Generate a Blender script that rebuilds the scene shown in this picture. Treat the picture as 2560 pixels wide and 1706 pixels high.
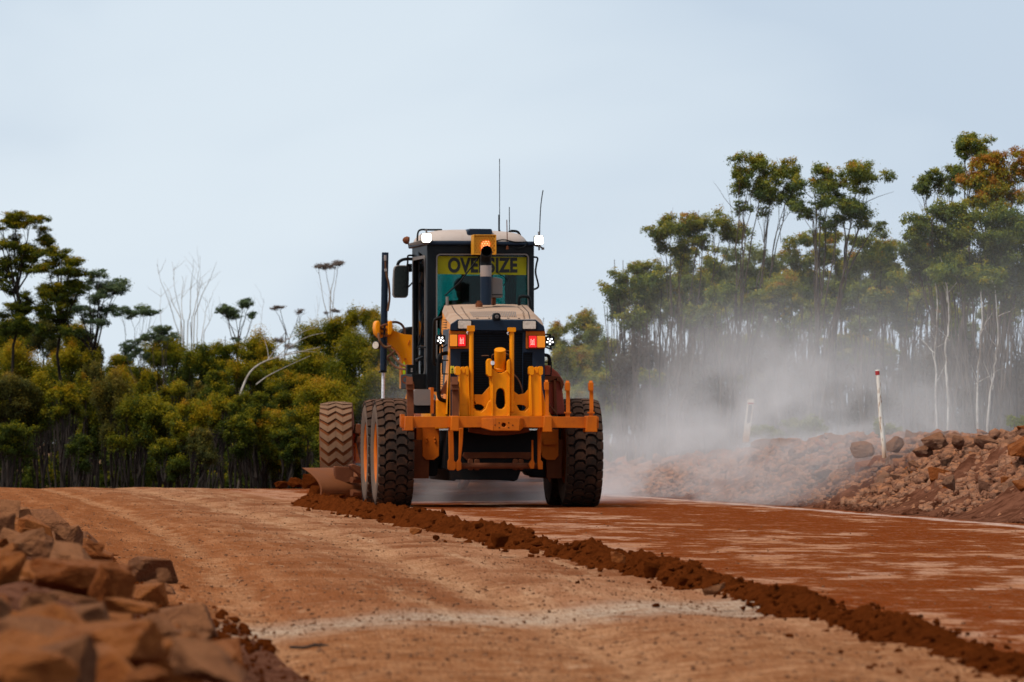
import bpy, math, random
import numpy as np
from mathutils import Vector, Matrix
from mathutils.geometry import tessellate_polygon

scene = bpy.context.scene
COL = scene.collection
for _o in list(bpy.data.objects):
    bpy.data.objects.remove(_o)

# ---------------------------------------------------------------- camera
EYE = 0.805                 # eye height above the road (m)
FPX = 14644.0               # focal length in pixels of the 2560-wide photograph
HORIZON = 1099.0
cam_d = bpy.data.cameras.new('camera')
cam = bpy.data.objects.new('camera', cam_d)
COL.objects.link(cam)
cam.location = (0, 0, EYE)
cam.rotation_euler = (math.radians(90), 0, 0)
cam_d.sensor_width = 36
cam_d.lens = FPX / 2560 * 36
cam_d.shift_y = (HORIZON - 853) / 2560
cam_d.clip_start = 0.5
cam_d.clip_end = 8000
cam_d.dof.use_dof = True
cam_d.dof.focus_distance = 54
cam_d.dof.aperture_fstop = 9.0
scene.camera = cam

# ---------------------------------------------------------------- render / exposure
scene.view_settings.view_transform = 'Standard'
scene.view_settings.look = 'None'
scene.view_settings.exposure = 0.36
scene.view_settings.gamma = 1.0
scene.render.engine = 'CYCLES'
cy = scene.cycles
cy.use_denoising = True
cy.max_bounces = 8
cy.diffuse_bounces = 3
cy.glossy_bounces = 3
cy.transmission_bounces = 4
cy.transparent_max_bounces = 16
cy.volume_bounces = 2
cy.volume_step_rate = 0.45
cy.volume_max_steps = 96
cy.sample_clamp_indirect = 6.0

# ---------------------------------------------------------------- sun and sky
SUN_EL, SUN_AZ = math.radians(57), math.radians(-126)    # azimuth from +Y, clockwise: from the left
sun_d = bpy.data.lights.new('sun', 'SUN')
sun = bpy.data.objects.new('sun', sun_d)
COL.objects.link(sun)
sun_d.energy = 2.6
sun_d.angle = math.radians(14)
sun_d.color = (1.0, 0.95, 0.87)
_dir = Vector((math.sin(SUN_AZ) * math.cos(SUN_EL), math.cos(SUN_AZ) * math.cos(SUN_EL), math.sin(SUN_EL)))
sun.rotation_euler = (-_dir).to_track_quat('-Z', 'Y').to_euler()
sun.location = (-20, 40, 40)


class N:
    """tiny helper for building node trees"""
    def __init__(self, tree):
        self.t = tree

    def new(self, kind, **kw):
        n = self.t.nodes.new(kind)
        for k, v in kw.items():
            setattr(n, k, v)
        return n

    def put(self, sock, v):
        if isinstance(v, bpy.types.NodeSocket):
            self.t.links.new(v, sock)
        elif v is not None:
            if isinstance(v, (tuple, list)) and len(v) == 3 and sock.type == 'RGBA':
                v = (*v, 1)
            sock.default_value = v

    def math(self, op, a, b=None, c=None, clamp=False):
        n = self.new('ShaderNodeMath', operation=op, use_clamp=clamp)
        self.put(n.inputs[0], a)
        self.put(n.inputs[1], b)
        self.put(n.inputs[2], c)
        return n.outputs[0]

    def mix(self, f, a, b, blend='MIX'):
        n = self.new('ShaderNodeMix', data_type='RGBA', blend_type=blend)
        self.put(n.inputs[0], f)
        self.put(n.inputs[6], a)
        self.put(n.inputs[7], b)
        return n.outputs[2]

    def noise(self, vec, scale, detail=4, rough=0.55, dist=0.0):
        n = self.new('ShaderNodeTexNoise')
        self.put(n.inputs['Vector'], vec)
        n.inputs['Scale'].default_value = scale
        n.inputs['Detail'].default_value = detail
        n.inputs['Roughness'].default_value = rough
        n.inputs['Distortion'].default_value = dist
        return n.outputs['Fac']

    def voro(self, vec, scale, feature='F1'):
        n = self.new('ShaderNodeTexVoronoi', feature=feature)
        self.put(n.inputs['Vector'], vec)
        n.inputs['Scale'].default_value = scale
        return n

    def ramp(self, fac, stops, interp='LINEAR'):
        n = self.new('ShaderNodeValToRGB')
        n.color_ramp.interpolation = interp
        els = n.color_ramp.elements
        while len(els) < len(stops):
            els.new(0.5)
        for e, (p, c) in zip(els, stops):
            e.position = p
            e.color = (*c, 1) if len(c) == 3 else c
        self.put(n.inputs[0], fac)
        return n.outputs[0]

    def step(self, v, lo, hi):
        """smooth 0..1 between lo and hi"""
        n = self.new('ShaderNodeMapRange', interpolation_type='SMOOTHSTEP')
        self.put(n.inputs[0], v)
        self.put(n.inputs[1], lo)
        self.put(n.inputs[2], hi)
        return n.outputs[0]

    def scale(self, vec, s, off=(0, 0, 0)):
        n = self.new('ShaderNodeMapping')
        self.put(n.inputs[0], vec)
        n.inputs['Scale'].default_value = s
        n.inputs['Location'].default_value = off
        return n.outputs[0]

    def bump(self, h, strength, dist, normal=None):
        n = self.new('ShaderNodeBump')
        n.inputs['Strength'].default_value = strength
        n.inputs['Distance'].default_value = dist
        self.put(n.inputs['Height'], h)
        self.put(n.inputs['Normal'], normal)
        return n.outputs[0]

    def sep(self, vec):
        n = self.new('ShaderNodeSeparateXYZ')
        self.put(n.inputs[0], vec)
        return n.outputs


world = bpy.data.worlds.new('World')
scene.world = world
world.use_nodes = True
wt = world.node_tree
wt.nodes.clear()
w = N(wt)
_gen = w.new('ShaderNodeTexCoord').outputs['Generated']
_sky = w.new('ShaderNodeTexSky', sky_type='NISHITA', sun_disc=False)
_sky.sun_elevation = SUN_EL
_sky.sun_rotation = SUN_AZ
_sky.dust_density = 3.0
_s = w.sep(_gen)
_cl = w.noise(w.scale(_gen, (6.5, 6.5, 11.0), (0.3, 0.0, 0.15)), 1.0, 4, 0.5, 0.3)
_cl = w.step(_cl, 0.34, 0.66)
_right = w.step(_s[0], 0.025, 0.10)
_up = w.step(_s[2], 0.03, 0.085)
_f = w.math('SUBTRACT', _cl, w.math('ADD', w.math('MULTIPLY', _right, 0.26), w.math('MULTIPLY', _up, 0.30)), clamp=True)
_cloud = w.mix(_f, (4.55, 5.4, 6.4), (6.0, 6.75, 7.4))
_col = w.mix(0.93, _sky.outputs[0], _cloud)
_bg = w.new('ShaderNodeBackground')
w.put(_bg.inputs[0], _col)
_bg.inputs[1].default_value = 0.1
_wo = w.new('ShaderNodeOutputWorld')
wt.links.new(_bg.outputs[0], _wo.inputs[0])


# ---------------------------------------------------------------- helpers: pixels, tags, noise
def at(px, py, Y):
    """photo pixel (2560 wide) + distance -> world point"""
    return Vector(((px - 1280) / FPX * Y, Y, EYE - (py - HORIZON) / FPX * Y))


def tag(o, label=None, cat=None, group=None, kind=None):
    if label:
        o['label'] = label
    if cat:
        o['category'] = cat
    if group:
        o['group'] = group
    if kind:
        o['kind'] = kind
    return o


def empty(name, loc, label, cat, group=None):
    o = bpy.data.objects.new(name, None)
    o.empty_display_size = 0.2
    o.location = loc
    COL.objects.link(o)
    return tag(o, label, cat, group)


def hash2(ix, iy, seed):
    n = (ix.astype(np.int64) * 374761393 + iy.astype(np.int64) * 668265263 + seed * 1442695041) & 0x7fffffff
    n = (n ^ (n >> 13)) * 1274126177 & 0x7fffffff
    n = n ^ (n >> 16)
    return (n & 0xffff) / 65535.0


def vnoise(x, y, seed=0):
    ix, iy = np.floor(x), np.floor(y)
    fx, fy = x - ix, y - iy
    ux, uy = fx * fx * (3 - 2 * fx), fy * fy * (3 - 2 * fy)
    a, b = hash2(ix, iy, seed), hash2(ix + 1, iy, seed)
    c, d = hash2(ix, iy + 1, seed), hash2(ix + 1, iy + 1, seed)
    return (a + (b - a) * ux) * (1 - uy) + (c + (d - c) * ux) * uy


def fbm(x, y, seed=0, octs=4, gain=0.5):
    x, y = np.asarray(x, float), np.asarray(y, float)
    v, amp, tot = 0, 1.0, 0
    for k in range(octs):
        v = v + amp * (vnoise(x * 2 ** k + 17.3 * k, y * 2 ** k - 9.1 * k, seed + k) - 0.5)
        tot += amp
        amp *= gain
    return v / tot * 2


def mesh_np(name, verts, faces, mats, parent=None, smooth=False, uv=None, tint=None, mi=None):
    """fast mesh from numpy: faces (n,4) or (n,3)"""
    verts = np.asarray(verts, np.float32)
    faces = np.asarray(faces, np.int32)
    me = bpy.data.meshes.new(name)
    k = faces.shape[1]
    me.vertices.add(len(verts))
    me.vertices.foreach_set('co', verts.ravel())
    me.loops.add(faces.size)
    me.loops.foreach_set('vertex_index', faces.ravel())
    me.polygons.add(len(faces))
    me.polygons.foreach_set('loop_start', np.arange(0, faces.size, k, dtype=np.int32))
    me.polygons.foreach_set('loop_total', np.full(len(faces), k, np.int32))
    if smooth:
        me.polygons.foreach_set('use_smooth', np.ones(len(faces), bool))
    if mi is not None:
        me.polygons.foreach_set('material_index', np.asarray(mi, np.int32))
    if uv is not None:
        l = me.uv_layers.new(name='road')
        l.data.foreach_set('uv', np.asarray(uv, np.float32)[faces.ravel()].ravel())
    if tint is not None:
        a = me.attributes.new('tint', 'FLOAT', 'FACE')
        a.data.foreach_set('value', np.asarray(tint, np.float32))
    me.update(calc_edges=True)
    me.validate()
    for m in (mats if isinstance(mats, (list, tuple)) else [mats]):
        me.materials.append(m)
    o = bpy.data.objects.new(name, me)
    COL.objects.link(o)
    if parent:
        o.parent = parent
    return o


def grid_faces(nr, nc):
    i = np.arange(nr * nc).reshape(nr, nc)
    return np.stack([i[:-1, :-1], i[:-1, 1:], i[1:, 1:], i[1:, :-1]], -1).reshape(-1, 4)


# ---------------------------------------------------------------- materials
def base_mat(name):
    m = bpy.data.materials.new(name)
    m.use_nodes = True
    t = m.node_tree
    b = t.nodes['Principled BSDF']
    return m, N(t), b


def paint(name, col, dirt=(0.22, 0.085, 0.035), amount=0.35, rough=0.45, metal=0.0, scale=3.0, grime=0.25, bump=0.15, spec=0.14):
    """painted / dirty surface: dust patches, streaky grime, small chips"""
    m, n, b = base_mat(name)
    oc = n.new('ShaderNodeTexCoord').outputs['Object']
    big = n.noise(oc, scale, 6, 0.65)
    fine = n.noise(oc, scale * 14, 3, 0.6)
    streak = n.noise(n.scale(oc, (14, 14, 1.2)), 1.0, 4, 0.6)
    nor = n.sep(n.new('ShaderNodeNewGeometry').outputs['Normal'])[2]
    dustup = n.step(nor, 0.3, 1.0)
    f = n.math('ADD', n.step(big, 0.62 - amount * 0.5, 0.80), n.math('MULTIPLY', n.step(streak, 0.5, 0.8), grime))
    f = n.math('ADD', f, n.math('MULTIPLY', dustup, amount * 0.8))
    f = n.math('MULTIPLY', f, n.math('MULTIPLY_ADD', fine, 0.7, 0.35), clamp=True)
    f = n.math('MULTIPLY', f, min(1.0, amount * 2.0 + 0.15))
    c = n.mix(f, col, dirt)
    c = n.mix(n.math('MULTIPLY', n.step(fine, 0.62, 0.75), 0.25), c, tuple(x * 0.5 for x in col))
    n.put(b.inputs['Base Color'], c)
    n.put(b.inputs['Roughness'], n.math('MULTIPLY_ADD', f, 0.45, rough, clamp=True))
    b.inputs['Metallic'].default_value = metal
    b.inputs['Specular IOR Level'].default_value = spec
    if bump:
        n.put(b.inputs['Normal'], n.bump(n.math('ADD', big, n.math('MULTIPLY', fine, 0.3)), bump, 0.01))
    return m


def plain(name, col, rough=0.6, metal=0.0, spec=0.4):
    m, n, b = base_mat(name)
    oc = n.new('ShaderNodeTexCoord').outputs['Object']
    f = n.noise(oc, 25, 4, 0.6)
    n.put(b.inputs['Base Color'], n.mix(n.step(f, 0.35, 0.75), col, tuple(x * 0.65 for x in col)))
    b.inputs['Roughness'].default_value = rough
    b.inputs['Metallic'].default_value = metal
    b.inputs['Specular IOR Level'].default_value = spec
    return m


def glow(name, col, strength, base=(0.8, 0.8, 0.8)):
    m, n, b = base_mat(name)
    b.inputs['Base Color'].default_value = (*base, 1)
    b.inputs['Emission Color'].default_value = (*col, 1)
    b.inputs['Emission Strength'].default_value = strength
    b.inputs['Roughness'].default_value = 0.3
    return m


def glass_mat(name, tint, gloss=0.08):
    m, n, b = base_mat(name)
    m.node_tree.nodes.remove(b)
    tr = n.new('ShaderNodeBsdfTransparent')
    tr.inputs[0].default_value = (*tint, 1)
    gl = n.new('ShaderNodeBsdfGlossy')
    gl.inputs['Roughness'].default_value = 0.05
    fr = n.new('ShaderNodeFresnel')
    fr.inputs[0].default_value = 1.4
    mx = n.new('ShaderNodeMixShader')
    n.put(mx.inputs[0], n.math('MULTIPLY', fr.outputs[0], gloss * 10, clamp=True))
    m.node_tree.links.new(tr.outputs[0], mx.inputs[1])
    m.node_tree.links.new(gl.outputs[0], mx.inputs[2])
    m.node_tree.links.new(mx.outputs[0], m.node_tree.nodes['Material Output'].inputs[0])
    return m


M = {}
M['yellow'] = paint('yellow_paint', (0.80, 0.255, 0.001), (0.34, 0.080, 0.006), 0.32, 0.42, grime=0.35)
M['orange'] = paint('dirty_orange_paint', (0.54, 0.118, 0.003), (0.26, 0.050, 0.010), 0.45, 0.5, scale=2.2, grime=0.5)
M['rust'] = paint('rusty_steel', (0.115, 0.034, 0.013), (0.22, 0.075, 0.030), 0.38, 0.75, scale=6)
M['navy'] = paint('dark_blue_paint', (0.006, 0.014, 0.028), (0.10, 0.055, 0.035), 0.10, 0.45, grime=0.1, spec=0.2)
M['black'] = paint('black_paint', (0.004, 0.0045, 0.005), (0.07, 0.035, 0.02), 0.10, 0.55, grime=0.1, spec=0.12)
M['cabblack'] = paint('cab_black_paint', (0.004, 0.0055, 0.007), (0.06, 0.035, 0.022), 0.06, 0.45, grime=0.08, spec=0.18)
M['rubber'] = paint('tyre_rubber', (0.024, 0.016, 0.012), (0.13, 0.058, 0.030), 0.55, 0.85, scale=5, bump=0.3)
M['rubberside'] = paint('dusty_sidewall', (0.105, 0.070, 0.050), (0.19, 0.11, 0.07), 0.5, 0.9, scale=4, bump=0.3)
M['dusttread'] = paint('dusty_tread', (0.135, 0.072, 0.040), (0.22, 0.115, 0.062), 0.5, 0.9, scale=4, bump=0.3)
M['darkgroove'] = paint('dark_tyre_groove', (0.008, 0.006, 0.005), (0.07, 0.028, 0.013), 0.30, 0.95)
M['bladesteel'] = paint('worn_blade_steel', (0.15, 0.046, 0.014), (0.20, 0.064, 0.022), 0.35, 0.65, scale=4)
M['redgroove'] = paint('red_dirt_groove', (0.13, 0.036, 0.010), (0.10, 0.030, 0.010), 0.5, 0.95)
M['dustwhite'] = paint('dusty_cream_paint', (0.40, 0.27, 0.19), (0.30, 0.17, 0.10), 0.5, 0.6, scale=2.5, grime=0.35)
M['roofwhite'] = paint('dusty_roof_paint', (0.44, 0.355, 0.305), (0.34, 0.225, 0.165), 0.4, 0.6, scale=2.5, grime=0.3)
M['grey'] = paint('grey_plastic', (0.17, 0.145, 0.13), (0.25, 0.16, 0.11), 0.3, 0.6)
M['pale'] = paint('heat_greyed_pipe', (0.30, 0.25, 0.225), (0.30, 0.17, 0.11), 0.35, 0.6)
M['chrome'] = plain('chrome_rod', (0.86, 0.87, 0.9), 0.3, 0.25)
M['hose'] = paint('dusty_hose', (0.10, 0.045, 0.024), (0.20, 0.09, 0.04), 0.5, 0.8)
M['redpaint'] = paint('faded_red_cover', (0.24, 0.045, 0.028), (0.30, 0.10, 0.055), 0.6, 0.7, scale=2.5)
M['signyellow'] = paint('sign_yellow', (0.31, 0.27, 0.006), (0.22, 0.18, 0.02), 0.15, 0.6, bump=0)
M['signblack'] = plain('sign_black', (0.012, 0.012, 0.01), 0.6)
M['hivis'] = glow('hi_vis_sticker', (0.55, 1.0, 0.02), 0.0, (0.55, 0.9, 0.02))
M['yellowlabel'] = plain('yellow_label', (0.75, 0.60, 0.03), 0.5)
M['amber'] = glow('amber_lens', (1.0, 0.30, 0.0), 0.12, (0.85, 0.27, 0.01))
M['redlens'] = glow('red_lens', (1.0, 0.01, 0.01), 0.45, (0.45, 0.01, 0.012))
M['reddot'] = glow('red_led', (1.0, 0.06, 0.04), 6.0)
M['led'] = glow('white_led', (1.0, 0.98, 0.95), 2.2)
M['worklamp'] = glow('work_lamp_lens', (1.0, 1.0, 0.88), 7.0)
M['beaconcore'] = glow('beacon_core', (1.0, 0.12, 0.0), 2.6)
M['beaconmesh'] = paint('beacon_mesh_paint', (0.60, 0.25, 0.02), (0.25, 0.1, 0.02), 0.25, 0.5)
M['headlens'] = plain('dusty_headlamp_lens', (0.62, 0.52, 0.42), 0.35)
M['glass'] = glass_mat('teal_cab_glass', (0.24, 0.56, 0.54))
M['darkglass'] = glass_mat('dark_door_glass', (0.04, 0.07, 0.06))
M['mirror'] = plain('dark_mirror_back', (0.012, 0.016, 0.014), 0.25)
M['jacket'] = plain('green_hi_vis_jacket', (0.22, 0.42, 0.03), 0.8)
M['trousers'] = plain('dark_trousers', (0.02, 0.025, 0.04), 0.9)
M['skin'] = plain('skin', (0.42, 0.24, 0.17), 0.55)
M['hair'] = plain('dark_hair', (0.02, 0.014, 0.01), 0.8)
M['seat'] = plain('black_seat_fabric', (0.012, 0.012, 0.013), 0.9)

# ================================================================ MESH BUILDER
class Frame:
    def __init__(self, ox, oy, yaw_deg):
        a = math.radians(yaw_deg)
        self.o = Vector((ox, oy, 0))
        self.s, self.c = math.sin(a), math.cos(a)

    def w(self, lx, ly, lz):
        return Vector((self.o.x + lx * self.c - ly * self.s, self.o.y + lx * self.s + ly * self.c, lz))

    def at(self, px, py, ly):
        """photo pixel at local depth ly -> local x, z"""
        k = (px - 1280) / FPX
        lx = (k * (self.o.y + ly * self.c) - self.o.x + ly * self.s) / (self.c - k * self.s)
        Y = self.o.y + lx * self.s + ly * self.c
        return lx, EYE - (py - HORIZON) / FPX * Y

    def p(self, px, py, ly):
        lx, lz = self.at(px, py, ly)
        return self.w(lx, ly, lz)


def rrect(x0, y0, x1, y1, r, n=4):
    if r <= 0:
        return [(x0, y0), (x1, y0), (x1, y1), (x0, y1)]
    out = []
    for cx, cy, a0 in ((x0 + r, y0 + r, 180), (x1 - r, y0 + r, 270), (x1 - r, y1 - r, 0), (x0 + r, y1 - r, 90)):
        for k in range(n + 1):
            a = math.radians(a0 + 90 * k / n)
            out.append((cx + r * math.cos(a), cy + r * math.sin(a)))
    return out


def ell(cx, cy, rx, ry, n=16):
    return [(cx + rx * math.cos(2 * math.pi * k / n), cy + ry * math.sin(2 * math.pi * k / n)) for k in range(n)]


def crom(pts, sub=5):
    pts = [Vector(p) for p in pts]
    if len(pts) < 3:
        return pts
    out = []
    for i in range(len(pts) - 1):
        p0, p1, p2, p3 = pts[max(i - 1, 0)], pts[i], pts[i + 1], pts[min(i + 2, len(pts) - 1)]
        for k in range(sub):
            t = k / sub
            out.append(0.5 * ((2 * p1) + (p2 - p0) * t + (2 * p0 - 5 * p1 + 4 * p2 - p3) * t * t + (3 * p1 - p0 - 3 * p2 + p3) * t ** 3))
    out.append(pts[-1])
    return out


class MB:
    def __init__(self):
        self.v, self.f, self.m, self.mi = [], [], [], 0

    def add(self, verts, faces):
        o = len(self.v)
        self.v += [tuple(x) for x in verts]
        self.f += [tuple(i + o for i in f) for f in faces]
        self.m += [self.mi] * len(faces)
        return self

    def prism(self, fr, loop, ly0, ly1, holes=(), back=None):
        """loop = local (x,z) polygon, extruded ly0 -> ly1; holes cut through; back = other loop at ly1"""
        loops = [list(loop)] + [list(h) for h in holes]
        tri = tessellate_polygon([[Vector((x, z, 0)) for x, z in l] for l in loops])
        flat = [p for l in loops for p in l]
        bflat = back if back else flat
        n = len(flat)
        vs = [fr.w(x, ly0, z) for x, z in flat] + [fr.w(x, ly1, z) for x, z in bflat]
        fs = []
        for t in tri:
            fs.append(tuple(t))
            fs.append(tuple(i + n for i in reversed(t)))
        s = 0
        for l in loops:
            k = len(l)
            for i in range(k):
                a, b = s + i, s + (i + 1) % k
                fs.append((a, b, b + n, a + n))
            s += k
        return self.add(vs, fs)

    def poly(self, fr, pts, ly0, ly1, holes=()):
        """polygon traced in photo pixels at depth ly0"""
        cv = lambda l: [fr.at(x, y, ly0) for x, y in l]
        return self.prism(fr, cv(pts), ly0, ly1, [cv(h) for h in holes])

    def rect(self, fr, x0, y0, x1, y1, ly0, ly1, r=0, holes=()):
        return self.poly(fr, rrect(x0, y0, x1, y1, r), ly0, ly1, holes)

    def box(self, fr, x0, x1, y0, y1, z0, z1):
        return self.prism(fr, [(x0, z0), (x1, z0), (x1, z1), (x0, z1)], y0, y1)

    def slab(self, fr, plan, z0, z1, top=None):
        """plan polygon (lx,ly) from z0 to z1; top = other plan"""
        top = top or plan
        n = len(plan)
        vs = [fr.w(x, y, z0) for x, y in plan] + [fr.w(x, y, z1) for x, y in top]
        fs = [tuple(range(n)), tuple(range(2 * n - 1, n - 1, -1))]
        fs += [(i, (i + 1) % n, n + (i + 1) % n, n + i) for i in range(n)]
        return self.add(vs, fs)

    def sweep(self, pts, r, n=8, r1=None):
        """round bar through world points"""
        pts = [Vector(p) for p in pts]
        vs, fs = [], []
        m = len(pts)
        prev = None
        for i, p in enumerate(pts):
            d = (pts[min(i + 1, m - 1)] - pts[max(i - 1, 0)]).normalized()
            if prev is None:
                a = d.cross(Vector((0.13, 0.2, 1)))
                if a.length < 1e-3:
                    a = d.cross(Vector((1, 0, 0)))
                a.normalize()
            else:
                a = (prev - d * prev.dot(d)).normalized()
            prev = a
            b = d.cross(a)
            rr = r if r1 is None else r + (r1 - r) * i / (m - 1)
            if isinstance(r, (list, tuple)):
                rr = r[i]
            for k in range(n):
                t = 2 * math.pi * k / n
                vs.append(p + (a * math.cos(t) + b * math.sin(t)) * rr)
        for i in range(m - 1):
            for k in range(n):
                fs.append((i * n + k, i * n + (k + 1) % n, (i + 1) * n + (k + 1) % n, (i + 1) * n + k))
        fs.append(tuple(range(n - 1, -1, -1)))
        fs.append(tuple(range((m - 1) * n, m * n)))
        return self.add(vs, fs)

    def tube(self, fr, pts, r, n=8, curve=True):
        """bar traced in photo pixels: (px, py, ly)"""
        P = [fr.p(*p) for p in pts]
        return self.sweep(crom(P) if curve else P, r, n)

    def lathe(self, centre, axis, prof, n=40, closed=False):
        """prof = (along axis, radius)"""
        axis = Vector(axis).normalized()
        a = axis.cross(Vector((0, 0, 1)))
        if a.length < 1e-3:
            a = Vector((1, 0, 0))
        a.normalize()
        b = axis.cross(a)
        vs, fs = [], []
        for t, r in prof:
            for k in range(n):
                q = 2 * math.pi * k / n
                vs.append(Vector(centre) + axis * t + (a * math.cos(q) + b * math.sin(q)) * r)
        for i in range(len(prof) - 1):
            for k in range(n):
                fs.append((i * n + k, i * n + (k + 1) % n, (i + 1) * n + (k + 1) % n, (i + 1) * n + k))
        if not closed:
            fs.append(tuple(range(n - 1, -1, -1)))
            fs.append(tuple(range((len(prof) - 1) * n, len(prof) * n)))
        return self.add(vs, fs)

    def islands(self):
        par = list(range(len(self.v)))

        def find(i):
            while par[i] != i:
                par[i] = par[par[i]]
                i = par[i]
            return i
        for f in self.f:
            a = find(f[0])
            for q in f[1:]:
                par[find(q)] = a
        parts = {}
        for f, mi in zip(self.f, self.m):
            parts.setdefault(find(f[0]), []).append((f, mi))
        out = []
        for fs in parts.values():
            m = MB()
            idx = {}
            for f, mi in fs:
                g = []
                for i in f:
                    if i not in idx:
                        idx[i] = len(m.v)
                        m.v.append(self.v[i])
                    g.append(idx[i])
                m.f.append(tuple(g))
                m.m.append(mi)
            out.append(m)
        return out

    def build(self, name, mats, parent=None, bevel=0.006, smooth=40, origin=None, seg=2):
        mats = mats if isinstance(mats, (list, tuple)) else [mats]
        o0 = Vector(origin) if origin is not None else (Vector(parent['_o']) if parent is not None and '_o' in parent else Vector((0, 0, 0)))
        me = bpy.data.meshes.new(name)
        me.from_pydata([Vector(v) - o0 for v in self.v], [], self.f)
        me.polygons.foreach_set('material_index', self.m)
        for m in mats:
            me.materials.append(m)
        import bmesh
        bm = bmesh.new()
        bm.from_mesh(me)
        bmesh.ops.recalc_face_normals(bm, faces=bm.faces)
        bm.to_mesh(me)
        bm.free()
        if smooth:
            me.polygons.foreach_set('use_smooth', [True] * len(me.polygons))
            me.set_sharp_from_angle(angle=math.radians(smooth))
        me.update()
        o = bpy.data.objects.new(name, me)
        COL.objects.link(o)
        if parent is not None:
            o.parent = parent
        if origin is not None and parent is None:
            o.location = o0
        if bevel:
            b = o.modifiers.new('bevel', 'BEVEL')
            b.width = bevel
            b.segments = seg
            b.limit_method = 'ANGLE'
            b.angle_limit = math.radians(35)
            b.harden_normals = False
        return o



# ================================================================ TERRAIN
def curve_fn(pts, deg=3):
    p = np.polyfit([q[1] for q in pts], [q[0] for q in pts], deg)
    return lambda Y: np.polyval(p, Y)


XW = curve_fn([(2.05, 14), (1.85, 18), (1.72, 20.3), (1.5, 25.9), (1.1, 31.2), (.35, 39.9), (-.62, 52.5), (-1.3, 60), (-2.45, 71.8), (-2.75, 74.5), (-5.6, 100), (-9.5, 130)], 4)
XR = curve_fn([(8.2, 12), (7.6, 20), (6.9, 30), (6.2, 40), (4.96, 57), (2.42, 77), (1.43, 86), (-.3, 100), (-3, 120), (-5, 135)], 4)
XL = curve_fn([(.05, 8), (-.22, 12), (-.45, 15), (-.82, 19.6), (-1.2, 24), (-1.7, 28.3), (-2.8, 40), (-4.15, 52.5), (-6.3, 72), (-10, 100), (-14, 130)], 4)


def base_z(Y):
    Y = np.asarray(Y, float)
    d = np.clip(Y - 92, 0, 38)
    z = -d * d * 0.0006
    return z - np.clip(Y - 130, 0, 70) * 0.030


def dirt_mat(name, c0, c1, scale=1.5, bump=0.6, rough=0.95):
    m, n, b = base_mat(name)
    oc = n.new('ShaderNodeTexCoord').outputs['Object']
    a = n.noise(oc, scale, 8, 0.65)
    f = n.noise(oc, scale * 22, 4, 0.7)
    c = n.mix(n.step(a, 0.3, 0.7), c0, c1)
    c = n.mix(n.math('MULTIPLY', n.step(f, 0.5, 0.75), 0.5), c, tuple(x * .5 for x in c0))
    n.put(b.inputs['Base Color'], c)
    b.inputs['Roughness'].default_value = rough
    b.inputs['Specular IOR Level'].default_value = 0.0
    n.put(b.inputs['Normal'], n.bump(n.math('ADD', a, n.math('MULTIPLY', f, .5)), bump, 0.05))
    return m


M['bank'] = dirt_mat('bank_soil', (0.080, 0.026, 0.013), (0.23, 0.090, 0.050), 4.5, 1.0)
M['soil'] = dirt_mat('bush_floor', (0.16, 0.08, 0.045), (0.24, 0.14, 0.08), 0.6)
M['windrow'] = dirt_mat('loose_red_soil', (0.100, 0.021, 0.004), (0.165, 0.036, 0.007), 9.0, 1.0)

# road surface material
m, n, b = base_mat('graded_road')
M['road'] = m
uvn = n.new('ShaderNodeUVMap')
uvn.uv_map = 'road'
uv = uvn.outputs[0]
us = n.sep(uv)
U, V = us[0], us[1]
pos = n.new('ShaderNodeNewGeometry').outputs['Position']
ps = n.sep(pos)
X_, Y_ = ps[0], ps[1]
wob = n.noise(pos, 0.8, 5, 0.6)
wob2 = n.noise(pos, 6.0, 5, 0.65)
grain = n.noise(pos, 38.0, 4, 0.7)
along = n.noise(n.scale(uv, (5.0, 0.22, 1)), 1.0, 5, 0.6)
patch = n.noise(n.scale(uv, (0.9, 0.45, 1), (3, 1, 0)), 1.0, 6, 0.62)
# left lane: tan, getting redder to the far left, with tracks
tan = n.mix(n.step(patch, 0.36, 0.64), (0.190, 0.062, 0.025), (0.345, 0.155, 0.078))
tan = n.mix(n.math('MULTIPLY', n.step(along, 0.50, 0.66), 0.55), tan, (0.46, 0.255, 0.14))
redl = n.math('ADD', U, n.math('MULTIPLY_ADD', wob, 1.8, -0.9))
leftness = n.step(redl, -1.2, -2.7)
tan = n.mix(n.math('MULTIPLY', leftness, 0.85), tan, n.mix(n.step(along, .40, .66), (0.21, 0.060, 0.017), (0.30, 0.100, 0.034)))
near = n.step(n.math('ADD', Y_, n.math('MULTIPLY_ADD', wob, 6, -3)), 29.0, 21.0)
tan = n.mix(n.math('MULTIPLY', near, 0.75), tan, n.mix(n.step(wob2, .35, .65), (0.19, 0.062, 0.020), (0.36, 0.165, 0.075)))
# two pale wheel tracks along the lane
for uc, wd in ((-2.55, .13), (-1.25, .22)):
    d = n.math('ABSOLUTE', n.math('SUBTRACT', n.math('ADD', U, n.math('MULTIPLY_ADD', wob, .5, -.25)), uc))
    tan = n.mix(n.math('MULTIPLY', n.math('MULTIPLY', n.step(d, wd, wd * .3), n.step(wob2, .3, .6)), 0.5), tan, (0.47, 0.24, 0.12))
# pale gravel strip crossing the lane
d = n.math('SUBTRACT', n.math('SUBTRACT', Y_, 26.2), n.math('MULTIPLY', X_, 1.44))
d = n.math('ABSOLUTE', n.math('ADD', d, n.math('ADD', n.math('MULTIPLY_ADD', wob, 0.45, -0.22), n.math('MULTIPLY_ADD', wob2, 1.5, -.75))))
tan = n.mix(n.math('MULTIPLY', n.step(d, 1.9, .2), n.math('MULTIPLY_ADD', n.step(wob2, .3, .65), 0.5, 0.25)), tan, (0.47, 0.37, 0.27))
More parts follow.
